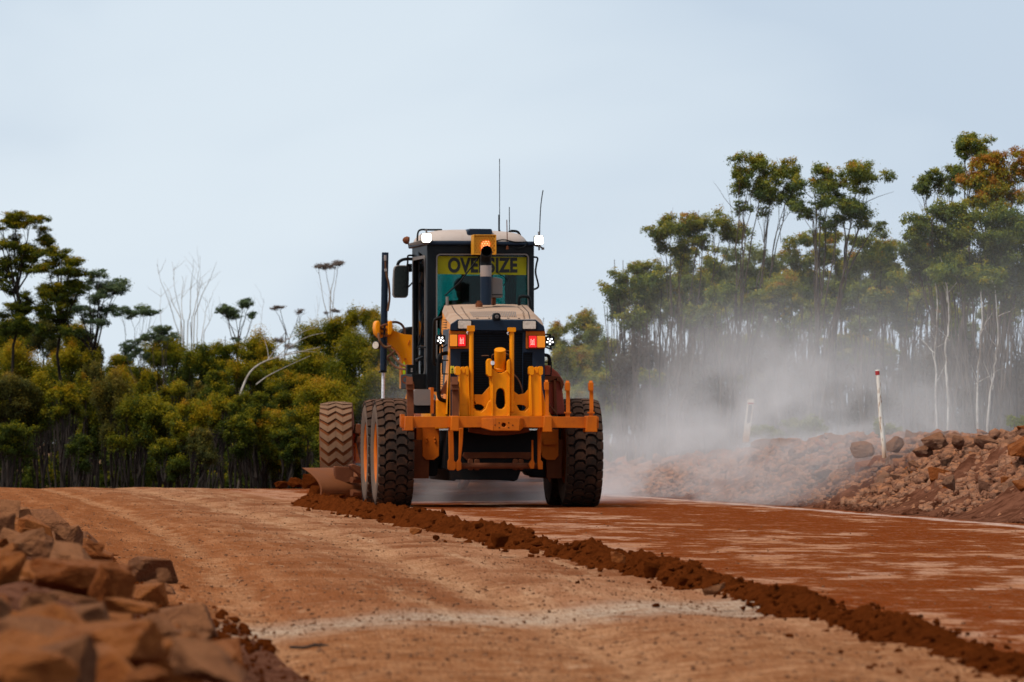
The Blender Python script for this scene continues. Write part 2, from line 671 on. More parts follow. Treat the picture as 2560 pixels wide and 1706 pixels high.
# right lane: red, freshly scraped, pale streaks
st1 = n.noise(n.scale(uv, (1.15, 0.55, 1), (7, 3, 0)), 1.0, 8, 0.68)
st2 = n.noise(n.scale(uv, (4.2, 1.6, 1)), 1.0, 6, 0.65)
lanes = n.noise(n.scale(uv, (0.75, 0.02, 1), (1.7, 0, 0)), 1.0, 3, 0.5)
red = n.mix(n.step(wob2, .3, .7), (0.125, 0.019, 0.002), (0.185, 0.034, 0.005))
pk = n.math('ADD', n.math('MULTIPLY', st1, .62), n.math('MULTIPLY', st2, .38))
pk = n.math('ADD', pk, n.math('MULTIPLY_ADD', lanes, .52, -.26))
pk = n.math('ADD', pk, n.math('MULTIPLY', n.step(U, 2.6, .4), .05))
red = n.mix(n.math('MULTIPLY', n.step(pk, .533, .580), 0.9), red, n.mix(n.step(wob, .35, .65), (0.45, 0.20, 0.100), (0.56, 0.33, 0.225)))
red = n.mix(n.math('MULTIPLY', n.step(pk, .46, .535), 0.35), red, (0.22, 0.062, 0.018))
edge = n.math('ABSOLUTE', n.math('SUBTRACT', n.math('ADD', V, n.math('MULTIPLY_ADD', wob, .3, -.15)), .42))
uv2 = n.new('ShaderNodeUVMap')
side = n.step(n.math('ADD', U, n.math('MULTIPLY_ADD', wob2, .3, -.15)), -.05, .12)
col = n.mix(side, tan, red)
# pale verge line close to the right edge (distance to edge stored in attribute)
att = n.new('ShaderNodeAttribute')
att.attribute_name = 'edge'
ed = n.math('ADD', att.outputs['Fac'], n.math('MULTIPLY_ADD', wob, .5, -.25))
vline = n.math('MULTIPLY', n.step(ed, .14, .22), n.step(ed, .46, .34))
col = n.mix(n.math('MULTIPLY', vline, n.math('MULTIPLY_ADD', wob2, .6, .45, )), col, (0.56, 0.38, 0.30))
col = n.mix(n.math('MULTIPLY', n.step(ed, .10, -.25), .9), col, (0.20, 0.075, 0.04))
# grain and specks
g2 = n.noise(n.scale(uv, (30.0, 1.3, 1)), 1.0, 5, 0.7)
g3 = n.noise(n.scale(uv, (9.0, 3.5, 1)), 1.0, 6, 0.7)
col = n.mix(n.math('MULTIPLY', n.step(g2, 0.48, 0.70), 0.50), col, (0.16, 0.060, 0.024))
g4 = n.noise(n.scale(uv, (115.0, 5.0, 1)), 1.0, 3, 0.7)
col = n.mix(n.math('MULTIPLY', n.step(g4, 0.47, 0.68), 0.65), col, (0.15, 0.056, 0.022))
col = n.mix(n.math('MULTIPLY', n.step(g4, 0.44, 0.30), 0.30), col, (0.52, 0.31, 0.18))
col = n.mix(n.math('MULTIPLY', n.step(g3, 0.55, 0.68), 0.45), col, (0.17, 0.062, 0.024))
col = n.mix(n.math('MULTIPLY', n.step(g3, 0.45, 0.30), 0.30), col, (0.58, 0.37, 0.22))
col = n.mix(n.math('MULTIPLY', n.step(grain, 0.56, 0.75), 0.42), col, (0.10, 0.045, 0.022))
vo = n.voro(n.scale(pos, (1, 1, 1)), 9.0)
col = n.mix(n.math('MULTIPLY', n.step(vo.outputs['Distance'], .16, .08), .55), col, (0.13, 0.062, 0.035))
n.put(b.inputs['Base Color'], col)
b.inputs['Roughness'].default_value = 0.95
b.inputs['Specular IOR Level'].default_value = 0.0
h = n.math('ADD', n.math('MULTIPLY', n.math('ADD', n.math('ADD', wob2, g2), g4), .6), n.math('ADD', n.math('MULTIPLY', grain, .35), n.math('MULTIPLY', n.step(vo.outputs['Distance'], .2, .0), .3)))
n.put(b.inputs['Normal'], n.bump(h, 0.75, 0.03))

# ---- road sheet
NR, NC = 900, 400
rows = 7.0 * np.exp(np.linspace(0, math.log(132 / 7.0), NR))
t = np.linspace(0, 1, NC)
YY = np.repeat(rows[:, None], NC, 1)
xl, xr = XL(rows) - .8, XR(rows) + .6
XX = xl[:, None] * (1 - t) + xr[:, None] * t
UU = XX - XW(rows)[:, None]
fade = np.clip((120 - YY) / 40, .2, 1)
rough = fbm(XX * 1.1, YY * 1.1, 3, 3) * .016 + fbm(XX * 5, YY * 5, 11, 4) * .012
left = 1 / (1 + np.exp((UU - .1) * 14))
ZZ_ = base_z(YY) + rough * (0.35 + 0.65 * left) * fade
ZZ_ += left * .012 * np.sin(UU * 5.5 + fbm(YY * .15, UU, 5) * 2) * fade + left * .015
for uc in (-2.55, -1.25):
    ZZ_ -= .016 * np.exp(-((UU - uc) / .16) ** 2)
road = mesh_np('road', np.stack([XX, YY, ZZ_], -1).reshape(-1, 3), grid_faces(NR, NC), M['road'], smooth=True,
               uv=np.stack([UU, YY], -1).reshape(-1, 2))
att_ = road.data.attributes.new('edge', 'FLOAT', 'POINT')
att_.data.foreach_set('value', ((XR(rows)[:, None] - XX)).astype(np.float32).ravel())
tag(road, kind='structure')

def road_z(X, Y):
    i = int(np.clip(math.log(Y / 7.0) / math.log(132 / 7.0) * (NR - 1) + .5, 0, NR - 1))
    j = int(np.clip((X - xl[i]) / (xr[i] - xl[i]) * (NC - 1) + .5, 0, NC - 1))
    return float(ZZ_[i, j])


# ---- wide ground sheet to the horizon
gy = np.concatenate([np.linspace(-80, 5, 8), np.linspace(7, 131, 120), np.geomspace(134, 6000, 40)])
gx = np.concatenate([-np.geomspace(4000, 22, 25), np.linspace(-20, 20, 161), np.geomspace(22, 4000, 25)])
GX, GY = np.meshgrid(gx, gy)


def ground_z(X, Y):
    X, Y = np.asarray(X, float), np.asarray(Y, float)
    Yc = np.clip(Y, 7, 132)
    r = X - XR(Yc)
    l = XL(Yc) - X
    up = np.clip((r - 2.0) / 1.5, 0, 1) * .32 + np.clip((l - 1.0) / 1.5, 0, 1) * .22
    k = np.clip((Y - 90) / 25, 0, 1)
    return base_z(Y) - .13 + up * (1 - k) + fbm(X * .3, Y * .3, 9, 3) * .06


ground = mesh_np('ground', np.stack([GX, GY, ground_z(GX, GY)], -1).reshape(-1, 3), grid_faces(len(gy), len(gx)), M['soil'], smooth=True)
tag(ground, kind='structure')

# ---- right embankment of tipped soil
HB = lambda Y: np.interp(Y, [20, 40, 59, 66, 78, 88, 93, 100, 106, 112], [.72, .74, .74, .74, .72, .48, .36, .3, .16, -.1])


def bank_z(e, Y, X):
    """height of the right embankment, e metres outside the road's edge"""
    s = np.clip(e / 1.7, 0, 1)
    up = s * s * (3 - 2 * s)
    s2 = np.clip((e - 2.7) / 1.8, 0, 1)
    dn = s2 * s2 * (3 - 2 * s2)
    hb = HB(Y)
    z = hb * (up * (1 - dn)) + dn * .15
    z = z + (fbm(X * 1.6, Y * 1.6, 21, 4) * .17 + fbm(X * 5, Y * 5, 23, 3) * .10 + fbm(X * 12, Y * 8, 29, 3) * .10) * np.clip(up * 1.4 + .1, 0, 1) * np.clip(hb, .2, 1)
    return base_z(Y) + z - .06 * (e < 0)


ry = np.linspace(22, 112, 900)
e = np.linspace(-.25, 5.2, 110)
EY = np.repeat(ry[:, None], len(e), 1)
EX = XR(ry)[:, None] + e[None, :] + fbm(EY * .8, np.zeros_like(EY), 31, 3) * .22
emb = mesh_np('embankment', np.stack([EX, EY, bank_z(e[None, :] + 0 * EX, EY, EX)], -1).reshape(-1, 3), grid_faces(len(ry), len(e)), M['bank'], smooth=True)
tag(emb, kind='structure')

# ---- left bank under the foreground rocks
def lbank_z(e, Y, X):
    s = np.clip((e + .1) / .9, 0, 1)
    up = s * s * (3 - 2 * s)
    s2 = np.clip((e - 1.3) / 1.2, 0, 1)
    h = np.interp(Y, [8, 13, 16, 22, 40, 60, 90], [.20, .23, .26, .27, .24, .2, .1])
    z = h * up * (1 - .6 * s2 * s2 * (3 - 2 * s2))
    return z + (fbm(X * 3, Y * 3, 41, 4) * .07 + fbm(X * 11, Y * 11, 43, 3) * .03) * np.clip(up + .1, 0, 1) - .03 * (e < -.2)


ry = np.linspace(7.5, 70, 700)
e = np.linspace(-.35, 3.2, 80)
EY = np.repeat(ry[:, None], len(e), 1)
EX = XL(ry)[:, None] - e[None, :]
emb2 = mesh_np('embankment', np.stack([EX, EY, lbank_z(e[None, :] + 0 * EX, EY, EX)], -1).reshape(-1, 3), grid_faces(len(ry), len(e))[:, ::-1], M['bank'], smooth=True)
tag(emb2, kind='structure')

# ---- windrow of loose soil left by the blade
def ridge(y0, y1, name, label, hmax, wid, seed, rows_):
    ry = np.geomspace(y0, y1, rows_)
    u = np.linspace(-1.25, 1.25, 64)
    YY2 = np.repeat(ry[:, None], len(u), 1)
    tp = np.interp(ry, [16, 24, 34, 52], [.60, .70, .86, 1.0])
    wv = wid * tp * (1 + .42 * fbm(ry * 1.6, ry * 0, seed, 3))
    cx = XW(ry) + .10 * fbm(ry * .9, ry * 0 + 5, seed + 2, 3)
    XX2 = cx[:, None] + u[None, :] * wv[:, None]
    hgt = hmax * tp * (1 + .70 * fbm(ry * 1.1, ry * 0 + 3, seed + 4, 3)) * np.clip((ry - y0) / .4, 0.05, 1) * np.clip((y1 - ry) / .6, 0.02, 1)
    sh = np.clip(1 - np.abs(u) ** 1.6, 0, 1)
    z = hgt[:, None] * sh[None, :]
    k = (sh[None, :] ** .5) * np.ones_like(z)
    z = z + k * (fbm(XX2 * 4, YY2 * 4, seed + 6, 4) * .04 + np.abs(fbm(XX2 * 12, YY2 * 12, seed + 8, 4)) * .055 + fbm(XX2 * 34, YY2 * 34, seed + 9, 2) * .018 + np.maximum(0, fbm(XX2 * 17, YY2 * 17, seed + 10, 2) - .12) * .055) * tp[:, None] * np.clip(hgt[:, None] / hmax, 0, 1)
    z = z + base_z(YY2) - .012 - .03 * (np.abs(u)[None, :] > 1.1)
    o = mesh_np(name, np.stack([XX2, YY2, z], -1).reshape(-1, 3), grid_faces(len(ry), len(u)), M['windrow'], smooth=True)
    return tag(o, label, 'windrow')


ridge(9, 73.0, 'soil_windrow', 'long low ridge of loose dark red soil running from the blade towards the viewer', .098, .235, 51, 2600)


# ================================================================ TREES
def leaf_mat(name, stops, trans=0.4):
    m, n, b = base_mat(name)
    at_ = n.new('ShaderNodeAttribute')
    at_.attribute_name = 'tint'
    c = n.ramp(at_.outputs['Fac'], stops)
    n.put(b.inputs['Base Color'], c)
    b.inputs['Roughness'].default_value = 0.55
    b.inputs['Specular IOR Level'].default_value = 0.08
    tr = n.new('ShaderNodeBsdfTranslucent')
    n.put(tr.inputs[0], c)
    mx = n.new('ShaderNodeMixShader')
    mx.inputs[0].default_value = trans
    lk = m.node_tree.links
    lk.new(b.outputs[0], mx.inputs[1])
    lk.new(tr.outputs[0], mx.inputs[2])
    lk.new(mx.outputs[0], m.node_tree.nodes['Material Output'].inputs[0])
    return m


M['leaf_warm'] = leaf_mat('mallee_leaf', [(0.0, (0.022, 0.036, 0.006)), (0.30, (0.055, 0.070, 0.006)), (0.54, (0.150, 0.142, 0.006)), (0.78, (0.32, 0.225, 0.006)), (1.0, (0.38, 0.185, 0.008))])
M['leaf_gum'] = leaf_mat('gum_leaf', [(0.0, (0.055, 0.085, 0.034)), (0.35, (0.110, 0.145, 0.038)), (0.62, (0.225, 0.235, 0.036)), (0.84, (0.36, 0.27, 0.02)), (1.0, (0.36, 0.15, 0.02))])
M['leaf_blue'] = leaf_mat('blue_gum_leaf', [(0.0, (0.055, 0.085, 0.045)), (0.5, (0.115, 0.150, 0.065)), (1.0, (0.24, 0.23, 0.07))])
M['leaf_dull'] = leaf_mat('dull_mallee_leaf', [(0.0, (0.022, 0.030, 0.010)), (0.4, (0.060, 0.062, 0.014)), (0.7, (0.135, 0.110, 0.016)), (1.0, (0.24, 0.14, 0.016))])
M['leaf_brownish'] = leaf_mat('twiggy_undergrowth', [(0.0, (0.045, 0.038, 0.028)), (0.5, (0.080, 0.066, 0.045)), (1.0, (0.13, 0.11, 0.06))])
M['leaf_lime'] = leaf_mat('lime_shrub_leaf', [(0.0, (0.10, 0.13, 0.012)), (1.0, (0.26, 0.27, 0.02))])
M['leaf_brown'] = leaf_mat('dry_flower_head', [(0.0, (0.16, 0.12, 0.10)), (1.0, (0.28, 0.21, 0.17))])


def bark_mat(name, c0, c1):
    m, n, b = base_mat(name)
    oc = n.new('ShaderNodeTexCoord').outputs['Object']
    f = n.noise(n.scale(oc, (9, 9, 2.2)), 1.0, 5, 0.65)
    n.put(b.inputs['Base Color'], n.mix(n.step(f, .38, .62), c0, c1))
    b.inputs['Roughness'].default_value = 0.9
    b.inputs['Specular IOR Level'].default_value = 0.1
    n.put(b.inputs['Normal'], n.bump(f, .5, .02))
    return m


M['bark_dark'] = bark_mat('dark_bark', (0.010, 0.008, 0.007), (0.034, 0.026, 0.021))
M['bark_grey'] = bark_mat('grey_brown_bark', (0.050, 0.038, 0.030), (0.125, 0.098, 0.078))
M['bark_pale'] = bark_mat('pale_dead_bark', (0.26, 0.22, 0.18), (0.42, 0.37, 0.32))
M['bark_white'] = bark_mat('white_peeling_bark', (0.20, 0.155, 0.12), (0.60, 0.57, 0.52))

RNG = np.random.default_rng(7)


def leaves_np(clumps, Y, leaf, dens, tint0, rng, droop=0.5, tuft=0.30):
    """clumps in photo pixels -> leaf diamonds; leaf = length in photo pixels"""
    V, T = [], []
    s = Y / FPX
    ym = np.mean([q[1] for q in clumps])
    yr = max(1.0, np.std([q[1] for q in clumps]) * 1.5)
    for (px, py, rx, ry_) in clumps:
        tofs = (float(np.clip((ym - py) / yr, -1.2, 1.0)) * .13) if len(clumps) > 4 else 0.0  # higher clumps yellower: new growth plus lit tops and shade put into tint
        c = np.array(at(px, py, Y + rng.normal() * rx * s * .6))
        R3 = np.array([rx * s, rx * s * .9, ry_ * s])
        nl = int(2.9 * dens * rx * ry_ * math.pi / (leaf * leaf * .16))
        nt = max(6, int(14 * dens / max(tuft, .1) * .3 + rx * ry_ / 90))
        d = rng.normal(size=(nt, 3))
        d /= np.linalg.norm(d, axis=1)[:, None]
        r = rng.random(nt) ** .55 * 1.02
        tc = d * r[:, None] * R3 * .92
        tc[:, 2] -= (rng.random(nt) < .30) * rng.random(nt) * R3[2] * .95        # hanging sprays below the clump
        ttint = rng.normal(size=nt) * .12
        w_ = rng.random(nt) ** 1.6 + .12
        w_ *= np.where(r > .95, .45, 1.0)
        k = rng.choice(nt, nl, p=w_ / w_.sum())
        spread = np.where(rng.random(nl) < .08, .84, .62)[:, None]
        p = tc[k] + rng.normal(size=(nl, 3)) * R3 * tuft * spread
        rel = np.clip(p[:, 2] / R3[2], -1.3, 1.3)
        L = leaf * s * (.55 + .8 * rng.random(nl))
        nrm = p / R3 * .75 + np.array([0, 0, .38]) + rng.normal(size=(nl, 3)) * .62
        nrm /= np.linalg.norm(nrm, axis=1)[:, None] + 1e-9
        ax = rng.normal(size=(nl, 3))
        ax[:, 2] -= droop * 1.6
        ax -= nrm * (ax * nrm).sum(1)[:, None]
        ax /= np.linalg.norm(ax, axis=1)[:, None] + 1e-9
        sd = np.cross(nrm, ax)
        wd = L * .25
        p = p + c
        q = np.stack([p, p + ax * (L * .5)[:, None] + sd * wd[:, None], p + ax * L[:, None], p + ax * (L * .5)[:, None] - sd * wd[:, None]], 1)
        V.append(q.reshape(-1, 3))
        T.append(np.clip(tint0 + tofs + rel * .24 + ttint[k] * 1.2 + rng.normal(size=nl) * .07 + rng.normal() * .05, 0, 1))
    V = np.concatenate(V)
    T = np.concatenate(T)
    return V, np.arange(len(V)).reshape(-1, 4), T


def tube_np(pts, radii, k=5):
    pts = np.asarray(pts, float)
    n_ = len(pts)
    d = np.gradient(pts, axis=0)
    d /= np.linalg.norm(d, axis=1)[:, None] + 1e-9
    a = np.cross(d, np.array([0.31, 0.92, 0.17]))
    a /= np.linalg.norm(a, axis=1)[:, None] + 1e-9
    b_ = np.cross(d, a)
    th = np.linspace(0, 2 * np.pi, k, endpoint=False)
    v = pts[:, None, :] + (a[:, None, :] * np.cos(th)[None, :, None] + b_[:, None, :] * np.sin(th)[None, :, None]) * np.asarray(radii)[:, None, None]
    i = np.arange(n_ * k).reshape(n_, k)
    f = np.stack([i[:-1], np.roll(i[:-1], -1, 1), np.roll(i[1:], -1, 1), i[1:]], -1).reshape(-1, 4)
    return v.reshape(-1, 3), f


def limb(p0, p1, r0, r1, rng, wob=.04, k=5, n_=9, sag=0.0):
    p0, p1 = np.array(p0, float), np.array(p1, float)
    t = np.linspace(0, 1, n_)
    L = np.linalg.norm(p1 - p0)
    off = np.cumsum(rng.normal(size=(n_, 3)) * wob * L / n_ * 2.2, 0)
    off -= t[:, None] * off[-1]
    pts = p0 + (p1 - p0) * t[:, None] + off * np.array([1, 1, .3])
    pts[:, 2] += sag * L * np.sin(np.pi * t)
    return pts, *tube_np(pts, r0 + (r1 - r0) * t, k)


class TrunkNP:
    def __init__(self):
        self.v, self.f, self.n = [], [], 0

    def add(self, v, f):
        self.v.append(v)
        self.f.append(f + self.n)
        self.n += len(v)

    def limb(self, *a, **k):
        pts, v, f = limb(*a, **k)
        self.add(v, f)
        return pts


def gz(p):
    return float(ground_z(np.array([p.x]), np.array([p.y]))[0])


def tree(name, label, Y, base, clumps_, leafmat='leaf_gum', bark='bark_grey', leaf=8, dens=1.0, tint=.42, r0=5.0, fork=.45, stems=1, seed=None, group=None, cat='tree', twigs=4, droop=.5, tuft=.30, forkpx=None):
    """base = photo x of the foot (a pixel, or (px, py)); radii in photo pixels"""
    kx, ky = {'umbrella_gum': (1.28, 1.22), 'gum_tree': (1.14, 1.14)}.get(name, (1, 1)) if leafmat != 'leaf_brown' else (1, 1)
    leaf *= .64
    clumps = [(q[0], q[1], q[2] * kx, q[3] * ky) for q in clumps_]
    rng = np.random.default_rng(seed if seed is not None else int(RNG.integers(1 << 30)))
    s = Y / FPX
    bx = base if not isinstance(base, tuple) else base[0]
    foot = at(bx, HORIZON, Y)
    foot.z = gz(foot) - .05
    tr = TrunkNP()
    cl = sorted(clumps, key=lambda q: q[0])
    groups = [cl[i::1] for i in range(1)] if stems == 1 else [list(x) for x in np.array_split(np.array(cl, float), stems)]
    for gi, gcl in enumerate(groups):
        if len(gcl) == 0:
            continue
        cxm = float(np.mean([q[0] for q in gcl]))
        low = float(np.max([q[1] + q[3] * .4 for q in gcl]))
        f0 = Vector(foot) + Vector((rng.normal() * .10 * (stems > 1), rng.normal() * .2 * (stems > 1), 0))
        fz = EYE - (low - HORIZON) * s
        top = Vector((foot.x + ((cxm - 1280) * s - foot.x) * (.45 if stems == 1 else .62), Y + rng.normal() * .2, foot.z + (fz - foot.z) * (fork + .45 * rng.random() * .5)))
        if forkpx:
            top = at(forkpx[0], forkpx[1], Y)
        rr = r0 * s * (1.0 if stems == 1 else .72)
        P = tr.limb(f0, top, rr, rr * .68, rng, wob=.05, k=7, n_=10)
        for (px, py, rx, ry_) in gcl:
            st_i = int(rng.integers(8, 10)) if forkpx else int(rng.integers(6, 10))
            c = at(px, py + ry_ * .25, Y + rng.normal() * rx * s * .3)
            Q = tr.limb(P[st_i], c, rr * .58, rr * .18, rng, wob=.05, sag=.04)
            for _ in range(twigs):
                e_ = np.array(c) + rng.normal(size=3) * np.array([rx, rx, ry_]) * s * .55
                tr.limb(Q[int(rng.integers(5, 9))], e_, rr * .2, rr * .06, rng, wob=.06, k=4, n_=5)
    root = empty(name, foot, label, cat, group)
    tv = np.concatenate(tr.v) - np.array(foot)
    mesh_np('trunk', tv, np.concatenate(tr.f), M[bark], root, smooth=True)
    if name in ('gum_tree', 'umbrella_gum') and leafmat != 'leaf_brown':
        sub = []
        for (px, py, rx, ry_) in clumps:
            for _ in range(4):
                k = .42 + .30 * rng.random()
                sub.append((px + rng.normal() * rx * .46, py + rng.normal() * ry_ * .42, rx * k, ry_ * k * (.85 + .3 * rng.random())))
        clumps, dens = sub, dens * .85
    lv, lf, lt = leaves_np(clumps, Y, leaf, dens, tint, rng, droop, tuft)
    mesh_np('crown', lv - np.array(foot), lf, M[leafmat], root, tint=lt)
    return root


def c6(l):   # zoom of the left trees -> photo pixels
    return [(x * .472, 500 + y * .472, rx * .472, ry_ * .472) for x, y, rx, ry_ in l]


def c7(l):   # zoom of the right trees -> photo pixels
    return [(1480 + x * .625, 320 + y * .625, rx * .625, ry_ * .625) for x, y, rx, ry_ in l]


# ---- left: umbrella crowned trees
GL = 'umbrella crowned gums on the left'
tree('umbrella_gum', 'tallest umbrella crowned gum at the far left with stacked flat foliage tiers', 130, 30,
     c6([(10, 95, 90, 34), (90, 85, 80, 30), (165, 110, 75, 35), (70, 125, 70, 30), (-30, 150, 60, 30), (40, 215, 90, 33), (230, 208, 75, 30), (130, 260, 80, 34), (20, 330, 60, 40), (130, 312, 75, 30), (90, 385, 100, 32), (-20, 400, 60, 30),
         (15, 470, 55, 36), (170, 515, 72, 36), (200, 560, 50, 40), (50, 560, 60, 36), (120, 590, 70, 40), (20, 640, 80, 44), (130, 655, 70, 44), (70, 690, 80, 40)]),
     'leaf_warm', 'bark_dark', 6.5, 1.3, .36, 4.5, .55, stems=1, forkpx=(42, 735), group=GL, tuft=.25, droop=.2)
tree('umbrella_gum', 'broad umbrella crowned gum sloping down right of the tallest left gum', 133, 150,
     c6([(280, 285, 85, 28), (330, 300, 70, 28), (385, 335, 75, 38), (250, 330, 55, 26), (310, 380, 90, 36), (420, 385, 70, 30), (280, 460, 90, 34), (390, 470, 70, 34), (230, 470, 50, 30), (340, 520, 70, 36), (430, 440, 60, 30), (270, 600, 55, 36), (320, 570, 60, 40), (330, 640, 70, 40), (240, 680, 60, 40), (380, 690, 60, 36)]),
     'leaf_warm', 'bark_dark', 6.5, 1.25, .32, 5, .55, forkpx=(150, 768), group=GL, tuft=.25, droop=.2)
tree('umbrella_gum', 'dark umbrella crowned gum leaning right with a long flat top tier', 136, 242,
     c6([(525, 392, 55, 24), (470, 440, 60, 28), (560, 455, 88, 38), (610, 465, 45, 22), (505, 520, 75, 32), (545, 575, 70, 34), (420, 575, 70, 36), (530, 625, 60, 28), (480, 640, 60, 26), (400, 700, 60, 28), (430, 720, 50, 26)]),
     'leaf_blue', 'bark_dark', 6.5, 1.15, .30, 4.2, .55, forkpx=(243, 835), group=GL, tuft=.25, droop=.2)
tree('umbrella_gum', 'thin pale stemmed gum with one curved parasol of foliage right of the big left gums', 150, 345,
     c6([(640, 592, 55, 22), (700, 580, 60, 22), (760, 570, 55, 26), (800, 598, 28, 16)]), 'leaf_blue', 'bark_grey', 5.5, 1.1, .30, 2.6, .55, stems=2, group=GL, tuft=.24, droop=.2)
tree('umbrella_gum', 'small flat topped gum in front of the bare dead stems on the left', 145, 425,
     c6([(800, 720, 55, 22), (850, 690, 60, 22), (885, 685, 36, 18), (860, 735, 55, 18), (700, 775, 50, 28), (660, 800, 40, 22), (735, 800, 40, 30)]), 'leaf_blue', 'bark_grey', 5.5, 1.1, .34, 2.6, .5, group=GL, tuft=.25, droop=.2)
tree('umbrella_gum', 'open topped gum with three green crown pads right of the bare dead stems', 150, 590,
     c6([(1205, 572, 48, 34), (1190, 590, 34, 22), (1290, 545, 48, 26), (1250, 598, 55, 30), (1340, 610, 34, 18), (1320, 560, 24, 16), (1250, 750, 36, 14)]), 'leaf_blue', 'bark_grey', 5.5, 1.1, .34, 3.0, .55, forkpx=(597, 865), group=GL, tuft=.26, droop=.2)
tree('umbrella_gum', 'spindly gum with tiny brown flat tufts between two taller gums left of the grader', 165, 730,
     c6([(1475, 566, 44, 11), (1450, 575, 22, 9), (1590, 590, 34, 14), (1480, 745, 48, 18), (1540, 775, 40, 16), (1600, 785, 55, 22)]), 'leaf_brown', 'bark_grey', 4.5, 1.0, .3, 2.0, .5, forkpx=(715, 830), group=GL, tuft=.25, droop=.1)
tree('umbrella_gum', 'tall slim gum with a single flat brown parasol just left of the grader', 165, 828,
     [(812, 664, 24, 9), (838, 660, 22, 9), (795, 668, 12, 6), (848, 656, 10, 5), (838, 777, 16, 5), (874, 778, 9, 4.5), (815, 782, 8, 3)], 'leaf_brown', 'bark_pale', 4.5, 1.3, .3, 2.0, .72, forkpx=(826, 748), group=GL, tuft=.25, droop=.1)

# ---- left: bare dead trees
def dead_tree(label, Y, foot_px, tips, r0, seed, name='dead_tree', bark='bark_pale'):
    rng = np.random.default_rng(seed)
    s = Y / FPX
    foot = at(foot_px, HORIZON, Y)
    foot.z = gz(foot) - .05
    tr = TrunkNP()
    for px, py, fx, fy in tips:
        a = at(fx, fy, Y + rng.normal() * .3)
        tr.limb(foot + Vector((rng.normal() * .08, 0, 0)), a, r0 * s, r0 * s * .7, rng, wob=.03, n_=7)
        Q = tr.limb(a, at(px, py, Y + rng.normal() * .4), r0 * s * .7, r0 * s * .18, rng, wob=.06, n_=9, k=5)
        for _ in range(3):
            i = int(rng.integers(3, 8))
            e_ = Q[i] + np.array([rng.normal() * 26 * s, rng.normal() * .3, (25 + 35 * rng.random()) * s])
            tr.limb(Q[i], e_, r0 * s * .28, r0 * s * .10, rng, wob=.07, n_=5, k=4)
    root = empty(name, foot, label, 'dead tree')
    mesh_np('trunk', np.concatenate(tr.v) - np.array(foot), np.concatenate(tr.f), M[bark], root, smooth=True)


dead_tree('bare dead tree with a spray of thin pale upright stems above the left thicket', 178, 470,
          [(392, 660, 450, 850), (408, 705, 452, 800), (430, 655, 455, 830), (455, 690, 460, 800), (483, 650, 470, 800), (505, 700, 480, 790), (542, 655, 486, 790)], 1.7, 5)
dead_tree('bare dead tree with crooked stems leaning right beside the spray of pale stems', 178, 492,
          [(500, 640, 500, 870), (525, 745, 505, 840), (532, 785, 510, 830), (402, 720, 425, 900)], 1.5, 6)
def fallen_branch():
    rng = np.random.default_rng(21)
    Y = 131
    s = Y / FPX
    tr = TrunkNP()
    foot = at(588, HORIZON, Y)
    foot.z = gz(foot) - .05

    def path(pts, r0, r1):
        P = np.array([list(v) for v in crom([tuple(at(x, y, Y + k * .15)) if y else tuple(foot) for k, (x, y) in enumerate(pts)], 6)])
        tr.add(*tube_np(P, np.linspace(r0 * s, r1 * s, len(P)), 6))
    path([(588, 0), (590, 1050), (597, 1000)], 3.6, 3.4)
    base = tr
    tr = TrunkNP()
    path([(597, 1000), (606, 970), (626, 930), (660, 905), (710, 890), (800, 868)], 3.4, .7)
    path([(640, 962), (670, 940), (720, 915), (775, 890)], 1.5, .5)
    path([(668, 902), (700, 862), (745, 835), (800, 815)], 1.4, .4)
    path([(690, 895), (720, 870), (770, 842), (815, 832)], 1.1, .4)
    path([(672, 900), (668, 872), (658, 840)], 1.1, .4)
    path([(700, 888), (735, 880), (790, 880)], 1.0, .4)
    root = empty('dead_tree', foot, 'leaning bleached dead tree arching to the right over the thicket', 'dead tree')
    mesh_np('trunk', np.concatenate(base.v) - np.array(foot), np.concatenate(base.f), M['bark_dark'], root, smooth=True)
    mesh_np('branch', np.concatenate(tr.v) - np.array(foot), np.concatenate(tr.f), M['bark_pale'], root, smooth=True)


fallen_branch()
dead_tree('cluster of bare whippy stems below the flat brown parasol gum', 178, 800,
          [(792, 740, 793, 890), (815, 790, 805, 880), (828, 720, 822, 880), (848, 790, 835, 885), (855, 770, 845, 890), (660, 745, 650, 850), (778, 820, 760, 860)], 1.1, 9)

# ---- left thicket, three rows of bushy mallee
ORD = ['first', 'second', 'third', 'fourth', 'fifth', 'sixth', 'seventh', 'eighth', 'ninth', 'tenth', 'eleventh', 'twelfth', 'thirteenth', 'fourteenth', 'fifteenth', 'sixteenth']
BACK = c6([(60, 690, 130, 110), (270, 760, 110, 90), (400, 820, 100, 90), (500, 870, 60, 80), (640, 900, 90, 60), (760, 910, 90, 66), (900, 850, 110, 76), (1080, 850, 100, 80), (1200, 870, 90, 60), (1330, 860, 110, 86), (1480, 880, 100, 70), (1620, 890, 110, 76)]) \
    + [(830, 860, 70, 50), (905, 825, 42, 48), (950, 870, 60, 80)]
MID = c6([(60, 870, 130, 130), (230, 920, 110, 110), (400, 960, 100, 110), (500, 1040, 70, 120), (650, 1000, 110, 90), (780, 1000, 90, 90), (920, 990, 100, 70), (1060, 970, 90, 80), (1180, 960, 90, 70), (1300, 970, 110, 80), (1450, 990, 100, 80), (1590, 960, 110, 76)]) \
    + [(800, 930, 62, 50), (890, 930, 60, 56), (970, 960, 55, 70)]
